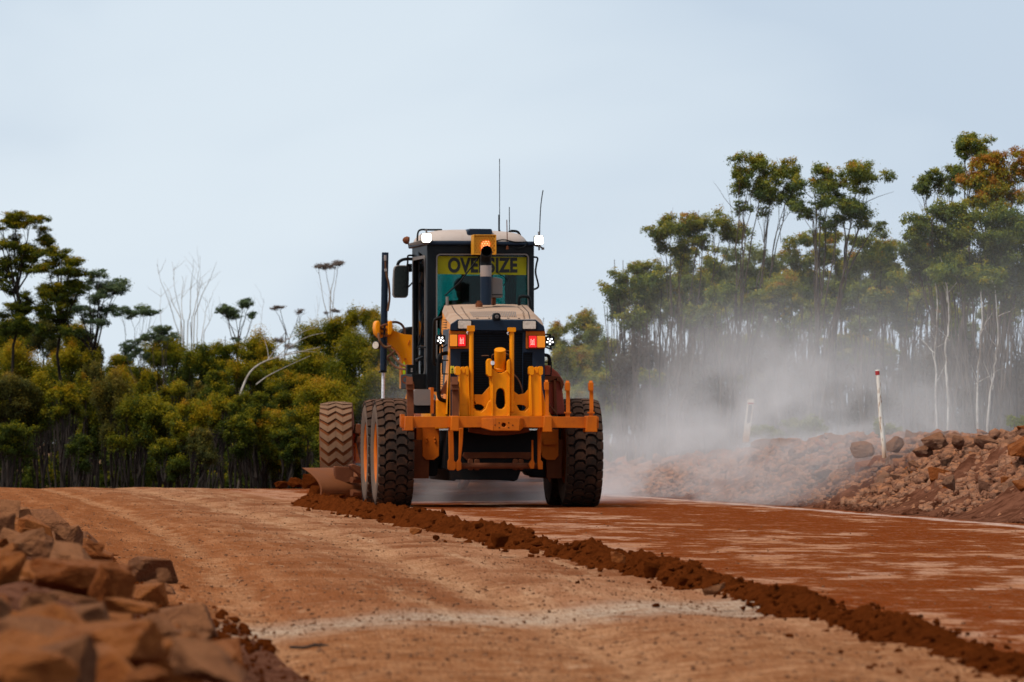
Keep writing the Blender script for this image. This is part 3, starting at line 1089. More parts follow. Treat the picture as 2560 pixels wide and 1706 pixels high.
FRONT = c6([(40, 1090, 110, 120), (180, 1090, 100, 110), (340, 1090, 80, 90), (470, 1130, 80, 120), (600, 1120, 90, 110), (730, 1220, 92, 90), (860, 1090, 100, 80), (990, 1100, 90, 90), (890, 1290, 80, 80), (1060, 1220, 95, 90), (1180, 1120, 100, 90), (1310, 1090, 110, 90), (1400, 1210, 80, 80), (1520, 1130, 100, 90), (1640, 1110, 80, 80), (1590, 1290, 70, 60)]) \
    + []
FRONT2 = [(800, 1010, 70, 50), (870, 1000, 60, 50), (940, 1010, 60, 60), (700, 1120, 50, 45), (640, 1060, 40, 40)]


def bush_clumps(px, py, rx, ry_, rng, tail):
    out = []
    for k in range(9):
        a = rng.random() * 6.28
        q = .80 * rng.random() ** .5
        sc = .34 + .30 * rng.random()
        out.append((px + rx * q * math.cos(a), py + ry_ * q * math.sin(a), rx * sc, ry_ * sc * (.8 + .4 * rng.random())))
    out.append((px + rng.normal() * rx * .15, py - ry_ * .5, rx * .42, ry_ * .36))
    for k in range(3 if tail else 1):
        out.append((px + rng.normal() * rx * .5, py + ry_ * (.8 + .4 * rng.random()), rx * (.3 + .3 * rng.random()), ry_ * .45))
    return out


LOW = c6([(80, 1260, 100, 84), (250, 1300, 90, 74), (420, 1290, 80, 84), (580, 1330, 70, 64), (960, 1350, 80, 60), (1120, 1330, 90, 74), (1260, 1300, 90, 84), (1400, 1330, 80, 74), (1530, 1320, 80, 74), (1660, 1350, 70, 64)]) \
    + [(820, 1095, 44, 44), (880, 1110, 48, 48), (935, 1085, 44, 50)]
TONES = [(.50, 'orange tipped mallee'), (.42, 'dark olive mallee'), (.58, 'yellow topped mallee'), (.36, 'deep green mallee'), (.46, 'brownish green mallee'), (.54, 'golden crowned mallee')]
for rowname, lst, Yr, lf_ in (('back row', BACK, 146, 6.5), ('middle row', MID, 134, 7.0), ('front row', sorted(FRONT + FRONT2), 124, 7.5), ('low shade tinted row', LOW[::2] + LOW[-1:], 121, 7.5)):
    for i, (px, py, rx, ry_) in enumerate(lst):
        px, py, rx, ry_ = px, py + (int(px * 31) % 11 - 5) * 6, rx * (.85 + (int(px * 17) % 7) * .08), ry_ * (.85 + (int(px * 13) % 7) * .08)
        rng = np.random.default_rng(1000 + int(px * 7 + py))
        tn, word = TONES[int(rng.integers(0, 6))]
        where = ORD[i] if i < len(ORD) else ('last' if i == len(lst) - 1 else ORD[len(lst) - i - 1] + ' last')
        where = where + ' from the left' if where != 'last' and 'last' not in where else where
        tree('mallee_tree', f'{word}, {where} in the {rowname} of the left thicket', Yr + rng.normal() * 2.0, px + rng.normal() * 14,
             bush_clumps(px, py, rx, ry_, rng, rng.random() < .75), ['leaf_warm', 'leaf_warm', 'leaf_warm', 'leaf_dull', 'leaf_warm', 'leaf_warm'][int(px * 3.7) % 6], 'bark_dark', lf_, 1.05, tn - (.26 if 'low' in rowname else .03), 5.0 if rowname == 'front row' else 4.0, .55, stems=2 + int(rng.integers(0, 2)), group='mallee thicket left of the grader', twigs=3, droop=.35, seed=int(px * 13 + py), tuft=.33)  # low row: leaf tint lowered, its shade put into the colour

# ---- soft trees seen just right of the grader
for i, (px, py, rx, ry_, Yd, tn, word) in enumerate([(1405, 845, 34, 40, 150, .58, 'pale green'), (1455, 825, 46, 46, 150, .52, 'olive'), (1440, 910, 52, 50, 142, .60, 'yellow green'), (1500, 870, 50, 60, 145, .46, 'dull green'),
                                                     (1395, 930, 40, 60, 140, .5, 'mid green'), (1500, 985, 60, 60, 138, .44, 'shaded green'), (1430, 1010, 60, 50, 136, .42, 'grey green'), (1330, 1010, 60, 60, 136, .4, 'dark green')]):
    rng = np.random.default_rng(500 + i)
    tree('mallee_tree', f'{word} mallee, {ORD[i]} of the distant bushes just right of the grader cab', Yd, px + 6, bush_clumps(px, py, rx, ry_, rng, True), 'leaf_gum', 'bark_grey', 7.5, 1.0, tn, 3.5, .5, stems=2, group='distant bushes right of the grader', twigs=2, seed=60 + i)

# ---- right stand of gums
GR = 'tall gums in the right hand stand'
tree('gum_tree', 'tall slender gum with one big rounded crown, tallest left of the sky gap', 108, 1806,
     c7([(590, 190, 62, 62), (620, 150, 50, 40), (690, 150, 66, 60), (755, 145, 62, 50), (790, 190, 40, 50), (720, 225, 84, 64), (635, 255, 70, 60), (775, 285, 52, 44), (700, 290, 60, 44), (600, 320, 40, 26)]),
     'leaf_gum', 'bark_grey', 9, 1.0, .46, 5.6, .55, stems=2, group=GR)
tree('gum_tree', 'twin topped gum with a forked trunk right of the big rounded crown', 106, 2033,
     c7([(890, 195, 66, 56), (930, 180, 56, 40), (960, 215, 50, 44), (1070, 170, 80, 48), (1100, 210, 70, 46), (900, 290, 72, 40), (1000, 270, 66, 46), (1050, 335, 86, 52), (1130, 385, 48, 30), (880, 335, 46, 36), (980, 350, 56, 40)]),
     'leaf_gum', 'bark_grey', 9, 1.0, .42, 7.0, .62, stems=2, group=GR)
tree('gum_tree', 'yellow topped rounded gum, upper crown left of the tallest slender gum', 110, 1672,
     c7([(320, 370, 62, 50), (390, 355, 60, 36), (440, 385, 60, 50), (350, 420, 74, 46), (290, 420, 46, 40), (520, 385, 62, 52), (560, 420, 50, 44), (430, 430, 60, 40), (320, 480, 50, 30)]),
     'leaf_gum', 'bark_grey', 8.5, 1.05, .50, 4.5, .55, stems=3, group=GR)
tree('gum_tree', 'leftmost gum of the right stand with an orange tinged low crown', 112, 1575,
     c7([(180, 560, 66, 36), (140, 595, 46, 44), (220, 600, 72, 52), (260, 560, 52, 40), (190, 650, 66, 36), (245, 665, 46, 40)]),
     'leaf_gum', 'bark_grey', 8.5, 1.05, .50, 4.0, .55, stems=2, group=GR)
tree('gum_tree', 'middle gum with a drooping orange and green crown below the yellow topped gum', 114, 1690,
     c7([(380, 520, 62, 50), (430, 495, 60, 32), (450, 550, 70, 54), (400, 600, 80, 52), (330, 640, 56, 44), (480, 610, 60, 52), (440, 660, 60, 40)]),
     'leaf_gum', 'bark_grey', 8.5, 1.0, .50, 4.2, .5, stems=3, group=GR)
tree('gum_tree', 'hazy gum behind the dust with a pale green crown below the tall slender gum', 120, 1800,
     c7([(530, 520, 70, 52), (570, 570, 60, 56), (640, 540, 66, 56), (700, 530, 60, 46), (600, 640, 70, 52), (560, 690, 60, 44), (660, 610, 50, 40)]),
     'leaf_blue', 'bark_grey', 8, .95, .62, 4.0, .5, stems=3, group=GR)
tree('gum_tree', 'low green gum with a compact rounded crown hanging in front of pale trunks', 104, 1965,
     c7([(720, 640, 60, 40), (770, 640, 66, 46), (750, 690, 72, 40), (800, 690, 40, 34), (765, 740, 46, 26), (700, 690, 40, 34)]),
     'leaf_gum', 'bark_grey', 8.5, 1.05, .50, 3.8, .5, stems=2, group=GR)
tree('gum_tree', 'brownish gum with a broad crown below the twin topped gum', 112, 2040,
     c7([(830, 470, 52, 46), (810, 530, 44, 44), (890, 440, 60, 36), (940, 430, 52, 32), (930, 490, 70, 52), (870, 560, 60, 56), (980, 520, 56, 50), (850, 610, 50, 44)]),
     'leaf_gum', 'bark_grey', 8.5, 1.0, .48, 4.4, .5, stems=3, group=GR)
tree('gum_tree', 'dark bushy gum between the twin topped gum and the huge right gum', 108, 2150,
     c7([(1060, 460, 56, 40), (1100, 500, 80, 60), (1180, 470, 60, 36), (1050, 560, 70, 60), (1130, 580, 80, 64), (1190, 540, 56, 52), (1040, 640, 60, 52), (1100, 680, 70, 50), (1180, 640, 60, 56), (1030, 720, 50, 44), (1190, 700, 60, 50)]),
     'leaf_gum', 'bark_grey', 8.5, 1.05, .40, 5.0, .5, stems=3, group=GR)
tree('gum_tree', 'tall gum with loose green tops at the left edge of the huge right gum', 98, 2375,
     c7([(1340, 200, 60, 36), (1400, 165, 60, 36), (1450, 190, 50, 42), (1320, 245, 44, 36), (1400, 230, 52, 34), (1500, 60, 60, 40), (1540, 50, 56, 32), (1560, 90, 60, 36), (1490, 100, 44, 30)]),
     'leaf_gum', 'bark_grey', 9.5, 1.05, .42, 6.0, .6, stems=2, group=GR)
tree('gum_tree', 'gum with a rusty brown and orange crown at the top right corner of the stand', 96, 2480,
     c7([(1560, 150, 70, 60), (1640, 110, 66, 46), (1710, 110, 60, 46), (1620, 190, 80, 60), (1540, 220, 66, 56), (1700, 190, 70, 60), (1600, 260, 80, 50), (1680, 270, 70, 56), (1750, 240, 60, 60), (1530, 290, 50, 40)]),
     'leaf_gum', 'bark_grey', 9.5, 1.05, .84, 6.0, .55, stems=2, group=GR)
tree('gum_tree', 'huge dark green gum with a dense spreading crown at the right edge', 90, 2440,
     c7([(1290, 390, 70, 46), (1360, 350, 84, 50), (1320, 430, 80, 50), (1430, 370, 80, 56), (1500, 340, 80, 50), (1400, 450, 90, 56), (1280, 480, 56, 50), (1480, 430, 90, 60), (1570, 390, 90, 60), (1650, 360, 80, 60), (1720, 400, 80, 70),
         (1350, 520, 80, 56), (1450, 520, 90, 60), (1550, 490, 90, 60), (1640, 470, 90, 64), (1720, 500, 80, 70), (1400, 590, 80, 50), (1500, 590, 90, 56), (1600, 570, 90, 60), (1690, 600, 90, 60), (1560, 650, 70, 46), (1660, 680, 70, 46), (1300, 560, 56, 44)]),
     'leaf_gum', 'bark_grey', 10, 1.0, .34, 6.0, .5, stems=4, group=GR)
for i, (px, py, rx, ry_, Yd) in enumerate([(480, 820, 50, 46, 124), (560, 880, 76, 52, 126), (620, 860, 46, 46, 128), (230, 990, 60, 30, 112), (640, 1010, 60, 36, 122), (430, 760, 60, 40, 128), (1000, 860, 100, 40, 116), (1120, 880, 90, 46, 114), (1250, 760, 60, 60, 110), (1450, 760, 80, 60, 112), (1600, 760, 90, 50, 110)]):
    tree('gum_tree', f'small understorey gum, {ORD[i]} of the leafy patches low among the right hand trunks', Yd, c7([(px, 0, 1, 1)])[0][0] + 8, bush_clumps(*c7([(px, py, rx, ry_)])[0], np.random.default_rng(90 + i), False),
         'leaf_gum', 'bark_grey', 7.5, .8, .48, 3.2, .5, stems=2, group='understorey gums in the right hand stand', twigs=3, seed=700 + i)

for i in range(12):
    px = 1590 + 84 * i + RNG.normal() * 14
    py = 735 - (40 if i > 8 else 0) + RNG.normal() * 22
    tree('gum_tree', f'hazy background gum, {ORD[i]} from the left behind the right hand stand', 122 + RNG.random() * 10, px + RNG.normal() * 10, bush_clumps(px, py, 58, 50, RNG, True),
         'leaf_blue' if i % 3 == 0 else 'leaf_gum', 'bark_grey', 8, .9, .50, 3.6, .6, stems=2, group='hazy background gums of the right stand', twigs=3, seed=820 + i)

# ---- slender pale trunks that stand out, right
def sapling(label, Y, pts, r0, bark, seed, name='slender_gum', group=None, tuft_at=None):
    rng = np.random.default_rng(seed)
    s = Y / FPX
    foot = at(pts[0][0], HORIZON, Y)
    foot.z = gz(foot) - .05
    P = [np.array(foot)] + [np.array(at(x, y, Y)) for x, y in pts[1:]]
    P = np.array([list(v) for v in crom([tuple(p) for p in P], 6)])
    P[1:-1, :2] += np.cumsum(rng.normal(size=(len(P) - 2, 2)) * .012, 0)
    tr = TrunkNP()
    tr.add(*tube_np(P, np.linspace(r0 * s, r0 * s * .35, len(P)), 6))
    for _ in range(5):
        i = int(rng.integers(len(P) // 3, len(P) - 1))
        e_ = P[i] + np.array([rng.normal() * 30 * s, rng.normal() * .3, (20 + 50 * rng.random()) * s])
        tr.limb(P[i], e_, r0 * s * .35, r0 * s * .10, rng, wob=.06, n_=5, k=4)
    root = empty(name, foot, label, 'tree', group)
    mesh_np('trunk', np.concatenate(tr.v) - np.array(foot), np.concatenate(tr.f), M[bark], root, smooth=True)
    x, y = pts[-1]
    lv, lf, lt = leaves_np([(x, y, 34, 26), (x + 20, y - 20, 26, 20), (x - 18, y - 12, 26, 20)], Y, 8, .7, .42, rng)
    mesh_np('crown', lv - np.array(foot), lf, M['leaf_gum'], root, tint=lt)


sapling('slender gum with a white peeling trunk just right of the tall red tipped stake', 84, [(2367, 1095), (2368, 1000), (2366, 900), (2372, 800), (2368, 680)], 4.2, 'bark_white', 1)
sapling('slender gum with a white trunk bending right near the right edge', 82, [(2460, 1085), (2468, 1010), (2476, 930), (2482, 840), (2478, 700)], 3.6, 'bark_white', 2)
sapling('slender gum with a straight white and orange trunk between the two white trunks', 85, [(2436, 1085), (2446, 960), (2452, 860), (2450, 690)], 3.4, 'bark_white', 3)
sapling('slender gum with a thin cream trunk left of the white peeling trunk', 88, [(2343, 1080), (2345, 960), (2352, 850), (2350, 690)], 3.0, 'bark_white', 4)
rng = np.random.default_rng(77)
for i in range(46):
    x = 1560 + 1010 * (i + rng.random() * .8) / 46
    Yd = 92 + rng.random() * 18 if x > 2150 else 104 + rng.random() * 16
    topy = 700 + rng.random() * 130 if x < 2150 else 640 + rng.random() * 120
    lean = rng.normal() * 22
    sapling('thin grey brown trunk among the crowded gum stems of the right stand', Yd, [(x, 1080), (x + lean * .3, 960), (x + lean * .6 + rng.normal() * 5, 850), (x + lean, topy)], 2.0 + rng.random() * 2.0, 'bark_grey' if rng.random() < .75 else 'bark_dark', 100 + i, group='crowded thin gum trunks of the right stand')

# ---- far wood closing the view between the trunks
def far_wood(x0, x1, Y0, Y1, nst, top, name, bark, leafmat, nleaf, leaf_y, tint, seed, rad):
    rng = np.random.default_rng(seed)
    tr = TrunkNP()
    for _ in range(nst):
        Y = Y0 + rng.random() * (Y1 - Y0)
        s = Y / FPX
        x = x0 + rng.random() * (x1 - x0)
        p = at(x, HORIZON, Y)
        p.z = gz(p) - .1
        q = at(x + rng.normal() * 28, top + rng.normal() * 60, Y)
        tr.limb(p, q, (rad + rng.random() * rad) * s, .8 * s, rng, wob=.035, n_=7, k=4)
    v, f = np.concatenate(tr.v), np.concatenate(tr.f)
    cl = []
    for _ in range(nleaf):
        cl.append((x0 + rng.random() * (x1 - x0), leaf_y[0] + (leaf_y[1] - leaf_y[0]) * rng.random() ** .8, 34 + 30 * rng.random(), 24 + 24 * rng.random()))
    lv, lf, lt = [], [], []
    o = 0
    for c_ in cl:
        a, b_, c3 = leaves_np([c_], Y0 + rng.random() * (Y1 - Y0), 8, .75, tint, rng)
        lv.append(a); lf.append(b_ + o); lt.append(c3)
        o += len(a)
    lv, lf, lt = np.concatenate(lv), np.concatenate(lf), np.concatenate(lt)
    V = np.concatenate([v, lv])
    F = np.concatenate([f, lf + len(v)])
    mi = np.concatenate([np.zeros(len(f), int), np.ones(len(lf), int)])
    T = np.concatenate([np.zeros(len(f)), lt])
    o = mesh_np(name, V, F, [M[bark], M[leafmat]], tint=T, mi=mi)
    return o


fw = far_wood(-1300, 1130, 150, 175, 900, 960, 'far_wood', 'bark_dark', 'leaf_warm', 700, (930, 1215), .22, 3, 1.2)
tag(fw, 'dark far wood of packed stems behind the left thicket', 'wood', kind='stuff')
fw2 = far_wood(1540, 3300, 112, 150, 1400, 830, 'far_wood', 'bark_grey', 'leaf_brownish', 300, (860, 1100), .40, 4, 1.2)
tag(fw2, 'grey brown far wood of packed thin stems behind the rubble bank', 'wood', kind='stuff')
fw3 = far_wood(1120, 1560, 150, 175, 120, 960, 'far_wood', 'bark_grey', 'leaf_gum', 60, (900, 1130), .44, 5, 2.0)
tag(fw3, 'soft green far wood beyond the grader', 'wood', kind='stuff')

# ---- lime shrubs on the bank
for lab, px, py, rx, ry_, Yd in (('lime green shrub, largest on the rubble bank between the two white stakes', 2010, 1066, 60, 32, 86), ('low lime green shrub right beside the short white stake', 1925, 1080, 44, 20, 86),
                                 ('lime green shrub half hidden behind the tall red tipped stake', 2215, 1072, 38, 28, 78), ('bright lime shrub behind the boulder at the right edge', 2545, 1050, 36, 22, 74)):
    s = Yd / FPX
    foot = at(px, HORIZON, Yd)
    foot.z = gz(foot)
    rng = np.random.default_rng(int(px))
    tr = TrunkNP()
    for _ in range(9):
        tr.limb(foot, at(px + rng.normal() * rx * .5, py + rng.normal() * ry_ * .3, Yd + rng.normal() * .2), 1.6 * s, .6 * s, rng, n_=5, k=4)
    root = empty('lime_shrub', foot, lab, 'shrub', 'lime shrubs behind the rubble bank')
    mesh_np('stem', np.concatenate(tr.v) - np.array(foot), np.concatenate(tr.f), M['bark_grey'], root)
    cl = [(px + rng.normal() * rx * .4, py + rng.normal() * ry_ * .25, rx * .45, ry_ * .5) for _ in range(6)] + [(px, py + ry_ * .4, rx * .8, ry_ * .5)]
    lv, lf, lt = leaves_np(cl, Yd, 7, 1.0, .5, rng, droop=-.3)
    mesh_np('foliage', lv - np.array(foot), lf, M['leaf_lime'], root, tint=lt)
# ================================================================ MOTOR GRADER
R = Frame(-0.235, 70.0, 6.0)                    # rear unit, origin under the tandem's rear axle
_j = R.w(0, 2.0, 0)
FR = Frame(_j.x, _j.y, 11.0)                    # front unit, origin under the articulation joint
G0 = R.w(0, 0, 0)
grader = empty('motor_grader', G0, 'dusty yellow motor grader driving away on the red dirt road, ripper bar at its rear', 'road grader')


SPLIT = {'block_gusset', 'tower_web', 'pin_lug', 'axle_housing', 'tooth_pin', 'tower_rib', 'arm_flange', 'box_strap', 'beam_end_cap', 'latch_bolt', 'pipe_fitting', 'blade_bracket', 'windscreen_post', 'skid_tab', 'hydraulic_hose', 'arm_yoke', 'steering_link', 'arm_knuckle', 'rear_bulkhead', 'blade_rail'}


def gp(mb, name, mats, parent=None, split=False, **kw):
    if split or name in SPLIT:
        last = None
        for m in mb.islands():
            last = m.build(name, mats, parent or grader, origin=G0, **kw)
        return last
    return mb.build(name, mats, parent or grader, origin=G0, **kw)


# ---------------- wheels
TR, TW = 0.652, 0.42


def tyre_profile(wd, r):
    h = wd / 2
    return [(-h * .62, r * .50), (-h * .92, r * .58), (-h * 1.04, r * .74), (-h * 1.02, r * .86), (-h * .93, r * .935), (-h * .72, r * .962),
            (0, r * .972), (h * .72, r * .962), (h * .93, r * .935), (h * 1.02, r * .86), (h * 1.04, r * .74), (h * .92, r * .58), (h * .62, r * .50)]


def crown(x, wd, r):
    """tread surface radius at cross position x"""
    t = min(1.0, abs(x) / (wd / 2))
    return r * (0.972 - 0.012 * t ** 2 - 0.028 * max(0, t - .75) / .25)


def lug(mb, c, ax, fw, up, poly, wd, r, h, inset=0.12):
    """raised tread block: poly in (x across, s arc length)"""
    n = len(poly)
    cx = sum(p[0] for p in poly) / n
    cs = sum(p[1] for p in poly) / n
    vs = []
    for (k, dr) in ((0, -0.012), (0, h)):
        for x, s in poly:
            if dr > 0:
                x, s = x + (cx - x) * inset, s + (cs - s) * inset
            a = s / r
            rr = crown(x, wd, r) + dr
            vs.append(Vector(c) + ax * x + (fw * math.sin(a) + up * math.cos(a)) * rr)
    fs = [tuple(range(2 * n - 1, n - 1, -1))] + [(i, (i + 1) % n, n + (i + 1) % n, n + i) for i in range(n)]
    mb.add(vs, fs)


def wheel(fr, lx, ly, kind, lean=0.0, steer=0.0, out=1, label=None):
    st = math.radians(steer)
    rgt = Vector((fr.c, fr.s, 0))
    fwd = Vector((-fr.s, fr.c, 0))
    ax = (rgt * math.cos(st) + fwd * math.sin(st))
    fw = (-rgt * math.sin(st) + fwd * math.cos(st))
    le = math.radians(lean)
    up = Vector((0, 0, 1)) * math.cos(le) + ax * math.sin(le)
    ax = ax * math.cos(le) - Vector((0, 0, 1)) * math.sin(le)
    c = fr.w(lx, ly, TR * 0.985)
    # hub disc is the wheel's own mesh
    mb = MB()
    mb.lathe(c, ax * out, [(-.05, .24), (.02, .26), (.03, .12), (.09, .11), (.10, .07)], 24)
    for k in range(10):
        a = 2 * math.pi * k / 10
        q = c + ax * out * .03 + (fw * math.sin(a) + up * math.cos(a)) * .18
        mb.lathe(q, ax * out, [(-.02, .014), (.018, .014)], 6)
    wh = gp(mb, 'wheel', M['orange'], bevel=0)
    if label:
        wh['label'] = label
    mb = MB()
    mb.lathe(c, ax, [(-.17, .345), (-.19, .36), (-.17, .325), (-.05, .30), (-.03, .23), (.03, .23), (.05, .30), (.17, .325), (.19, .36), (.17, .345)], 36, closed=True)
    gp(mb, 'rim', M['orange'], wh, bevel=0)
    mb = MB()
    mb.lathe(c, ax, tyre_profile(TW, TR), 64, closed=True)
    mb.mi = 1
    if kind == 'block':
        nl = 33
        pitch = 2 * math.pi * TR / nl
        cols = [(-.172, .086, 'L'), (-.062, .132, 'H'), (.062, .132, 'H'), (.172, .086, 'R')]
        for ci, (x, wx, t) in enumerate(cols):
            for k in range(nl):
                s = (k + (0.5 if ci % 2 else 0.0)) * pitch
                a, hh = wx * .5, pitch * (.49 if t == 'H' else .45)
                if t == 'H':
                    pl = [(x - a, s + hh * .10), (x - a * .45, s + hh * .78), (x + a * .45, s + hh * .78), (x + a, s + hh * .10),
                          (x + a, s - hh * 1.12), (x + a * .45, s - hh * .74), (x - a * .45, s - hh * .74), (x - a, s - hh * 1.12)]
                else:
                    q = -1 if t == 'L' else 1
                    pl = [(x + q * a, s - hh * .85), (x - q * a * .5, s - hh * .9), (x - q * a, s - hh * .3), (x - q * a, s + hh * .3), (x - q * a * .5, s + hh * .9), (x + q * a, s + hh * .85)]
                lug(mb, c, ax, fw, up, pl, TW, TR, .022, .05)
        mats = [M['rubberside'], M['rubber'], M['darkgroove']]
        for q in range(4 * 64, 8 * 64):
            mb.m[q] = 2
    else:
        nl = 30
        pitch = 2 * math.pi * TR / nl
        bend = [(-.208, .06), (-.10, -.035), (0.0, .04), (.09, -.035), (.208, .055)]
        for k in range(nl):
            s = k * pitch
            hh = pitch * .31
            pl = [(x, s + d - hh) for x, d in bend] + [(x, s + d + hh) for x, d in reversed(bend)]
            # strip of quads so the chevron bends
            for i in range(4):
                (x0, d0), (x1, d1) = bend[i], bend[i + 1]
                lug(mb, c, ax, fw, up, [(x0, s + d0 - hh), (x1, s + d1 - hh), (x1, s + d1 + hh), (x0, s + d0 + hh)], TW, TR, .024, 0.02)
        mats = [M['redgroove'], M['dusttread']]
    gp(mb, 'tyre', mats, wh, bevel=0, smooth=30)
    return wh


_lx = R.at(992, 1200, -TR)[0]
_rx = R.at(1465, 1200, -TR)[0]
for sx, out in ((_lx, -1), (_rx, 1)):
    wheel(R, sx, 0.0, 'block', out=out)
    wheel(R, sx, 1.52, 'block', out=out)
FAX = 4.45                                      # front axle, front unit's own y
_fl = FR.at(850, 1120, FAX - TR * .3)[0]
_fc = -0.02
wheel(FR, _fl, FAX, 'chevron', lean=-1.5, steer=-11, out=-1, label='front wheel with pale dust caked on its chevron tread')
wheel(FR, 2 * _fc - _fl, FAX, 'chevron', lean=-1.5, steer=-11, out=1, label='front wheel with chevron tread')

# ---------------- tandem cases, rear axle and belly
for sx in (_lx + .33, _rx - .33):
    mb = MB()
    q = 1 if sx < 0 else -1
    mb.prism(R, [(sx - .09, .34), (sx + .09, .34), (sx + .10, .80), (sx - .10, .80)], -.22, 1.75)
    gp(mb, 'tandem_case', M['rust'])
mb = MB()
mb.sweep([R.w(_lx + .3, .76, .66), R.w(_rx - .3, .76, .66)], .17, 16)
mb.box(R, -.35, .35, .3, 1.1, .42, .95)
gp(mb, 'rear_axle', M['black'])
mb = MB()                                       # drop boxes seen beside the wheels
mb.poly(R, [(1056, 1066), (1098, 1066), (1098, 1140), (1086, 1150), (1066, 1150), (1056, 1140)], -.25, .1)
mb.poly(R, [(1041, 1070), (1056, 1070), (1056, 1150), (1041, 1150)], -.2, .2)
for bx, by in ((1065, 1094), (1085, 1094), (1065, 1102), (1086, 1102)):
    mb.rect(R, bx, by, bx + 4, by + 5, -.27, -.25)
gp(mb, 'axle_bracket', M['orange'])
mb = MB()
mb.poly(R, [(1040, 1148), (1096, 1148), (1094, 1186), (1088, 1191), (1040, 1189)], -.1, .35)
mb.poly(R, [(1312, 1150), (1374, 1150), (1374, 1195), (1338, 1192), (1320, 1188), (1312, 1176)], -.1, .35)
gp(mb, 'axle_housing', M['black'])
mb = MB()
mb.poly(R, [(1350, 1074), (1396, 1074), (1396, 1140), (1388, 1150), (1366, 1150), (1356, 1142), (1350, 1120)], -.25, .1)
mb.rect(R, 1358, 1100, 1392, 1112, -.28, -.25, 3)
gp(mb, 'axle_bracket', M['orange'])

# ---------------- rear frame / body
mb = MB()
mb.poly(R, [(1118, 1076), (1345, 1076), (1345, 1172), (1312, 1180), (1302, 1178), (1294, 1200), (1285, 1204), (1276, 1201), (1140, 1200), (1136, 1203), (1126, 1201), (1122, 1178), (1110, 1172)], -.55, 2.2)
gp(mb, 'belly_guard', M['black'])
mb = MB()
mb.poly(R, [(1160, 1131), (1330, 1131), (1330, 1138), (1322, 1150), (1300, 1146), (1190, 1146), (1168, 1152), (1156, 1140)], -.60, -.56)
gp(mb, 'skid_plate', M['rust'])
mb = MB()
mb.rect(R, 1126, 822, 1362, 1072, -.86, .1)
gp(mb, 'rear_bulkhead', M['navy'])

mb = MB()
mb.rect(R, 1092, 1000, 1128, 1072, -.5, 1.6)
gp(mb, 'step_panel', M['yellow'])
# hood : loft of cross sections from the rear (dark edge) forward
def hood_section(ly, pts):
    return [R.at(x, y, ly) for x, y in pts]


_rear = [(1124.8, 826), (1126.5, 812), (1143.7, 799.7), (1175, 799), (1241, 798.5), (1308, 799), (1339.5, 799.7), (1360, 817), (1360.5, 826)]
_mid = [(1113, 812), (1114, 797), (1122, 783), (1160, 780), (1233, 778.5), (1305, 780), (1334, 782), (1353, 800), (1354.5, 812)]
_frn = [(1105, 806), (1105.5, 780), (1110.8, 764), (1150, 761.5), (1215, 760.5), (1285, 761.5), (1318, 763.5), (1332, 780), (1333, 806)]
lys = [(-.92, _rear), (.35, _mid), (1.75, _frn)]
secs = [hood_section(l, p) for l, p in lys]
mb = MB()
for (l0, _), (l1, _), s0, s1 in zip(lys, lys[1:], secs, secs[1:]):
    n = len(s0)
    vs = [R.w(x, l0, z) for x, z in s0] + [R.w(x, l1, z) for x, z in s1]
    mb.add(vs, [(i, i + 1, n + i + 1, n + i) for i in range(1, n - 2)])
hood = gp(mb, 'engine_hood', M['dustwhite'], bevel=0, smooth=45)
# seams and bolts on the hood top
def hood_pt(u, v, lift=.004):
    """u 0..8 across, v 0..2 along"""
    i, k = min(int(u), 7), min(int(v), 1)
    fu, fv = u - i, v - k
    a = Vector(secs[k][i]).lerp(Vector(secs[k][i + 1]), fu)
    b = Vector(secs[k + 1][i]).lerp(Vector(secs[k + 1][i + 1]), fu)
    q = a.lerp(b, fv)
    l = lys[k][0] + (lys[k + 1][0] - lys[k][0]) * fv
    return R.w(q.x, l, q.y + lift)


mb = MB()
for u in (2.45, 5.55):
    mb.sweep([hood_pt(u, .06 + .97 * k / 8 * 1.9, .0) for k in range(9)], .006, 5)
for u in (3.0, 5.1):
    for k in range(13):
        mb.sweep([hood_pt(u, .08 + .13 * k, -.004), hood_pt(u, .08 + .13 * k, .004)], .013, 6)
for u in (3.3, 3.75, 4.45, 4.85):
    mb.sweep([hood_pt(u, .10, -.004), hood_pt(u, .10, .007)], .016, 6)
gp(mb, 'hood_seam', M['black'], hood, bevel=0)
mb = MB()
for k in range(26):
    u = 3.2 + 1.55 * k / 25
    mb.sweep([hood_pt(u, .28, .004), hood_pt(u, .95, .004)], .0055, 4)
gp(mb, 'hood_vent', M['grey'], hood, bevel=0)
mb = MB()                                       # yellow sides of the hood
mb.slab(R, [(R.at(1124, 900, -.9)[0], -.9), (R.at(1105, 900, 1.7)[0], 1.7), (R.at(1105, 900, 1.7)[0] + .03, 1.7), (R.at(1124, 900, -.9)[0] + .03, -.9)], R.at(1124, 1040, -.9)[1], R.at(1124, 826, -.9)[1],)
_t0, _t1 = secs[0][1], secs[2][1]
mb.add([R.w(_t0[0], -.9, _t0[1]), R.w(_t1[0], 1.7, _t1[1]), R.w(R.at(1087, 1036, 1.7)[0], 1.7, R.at(1087, 1036, 1.7)[1]), R.w(R.at(1118, 1036, -.9)[0], -.9, R.at(1118, 1036, -.9)[1])], [(0, 1, 2, 3)])
_t0, _t1 = secs[0][7], secs[2][7]
mb.add([R.w(_t0[0], -.9, _t0[1]), R.w(_t1[0], 1.7, _t1[1]), R.w(_t1[0] + .02, 1.7, 1.1), R.w(_t0[0], -.9, 1.1)], [(0, 1, 2, 3)])
side = gp(mb, 'hood_side_panel', M['yellow'], bevel=0)
mb = MB()
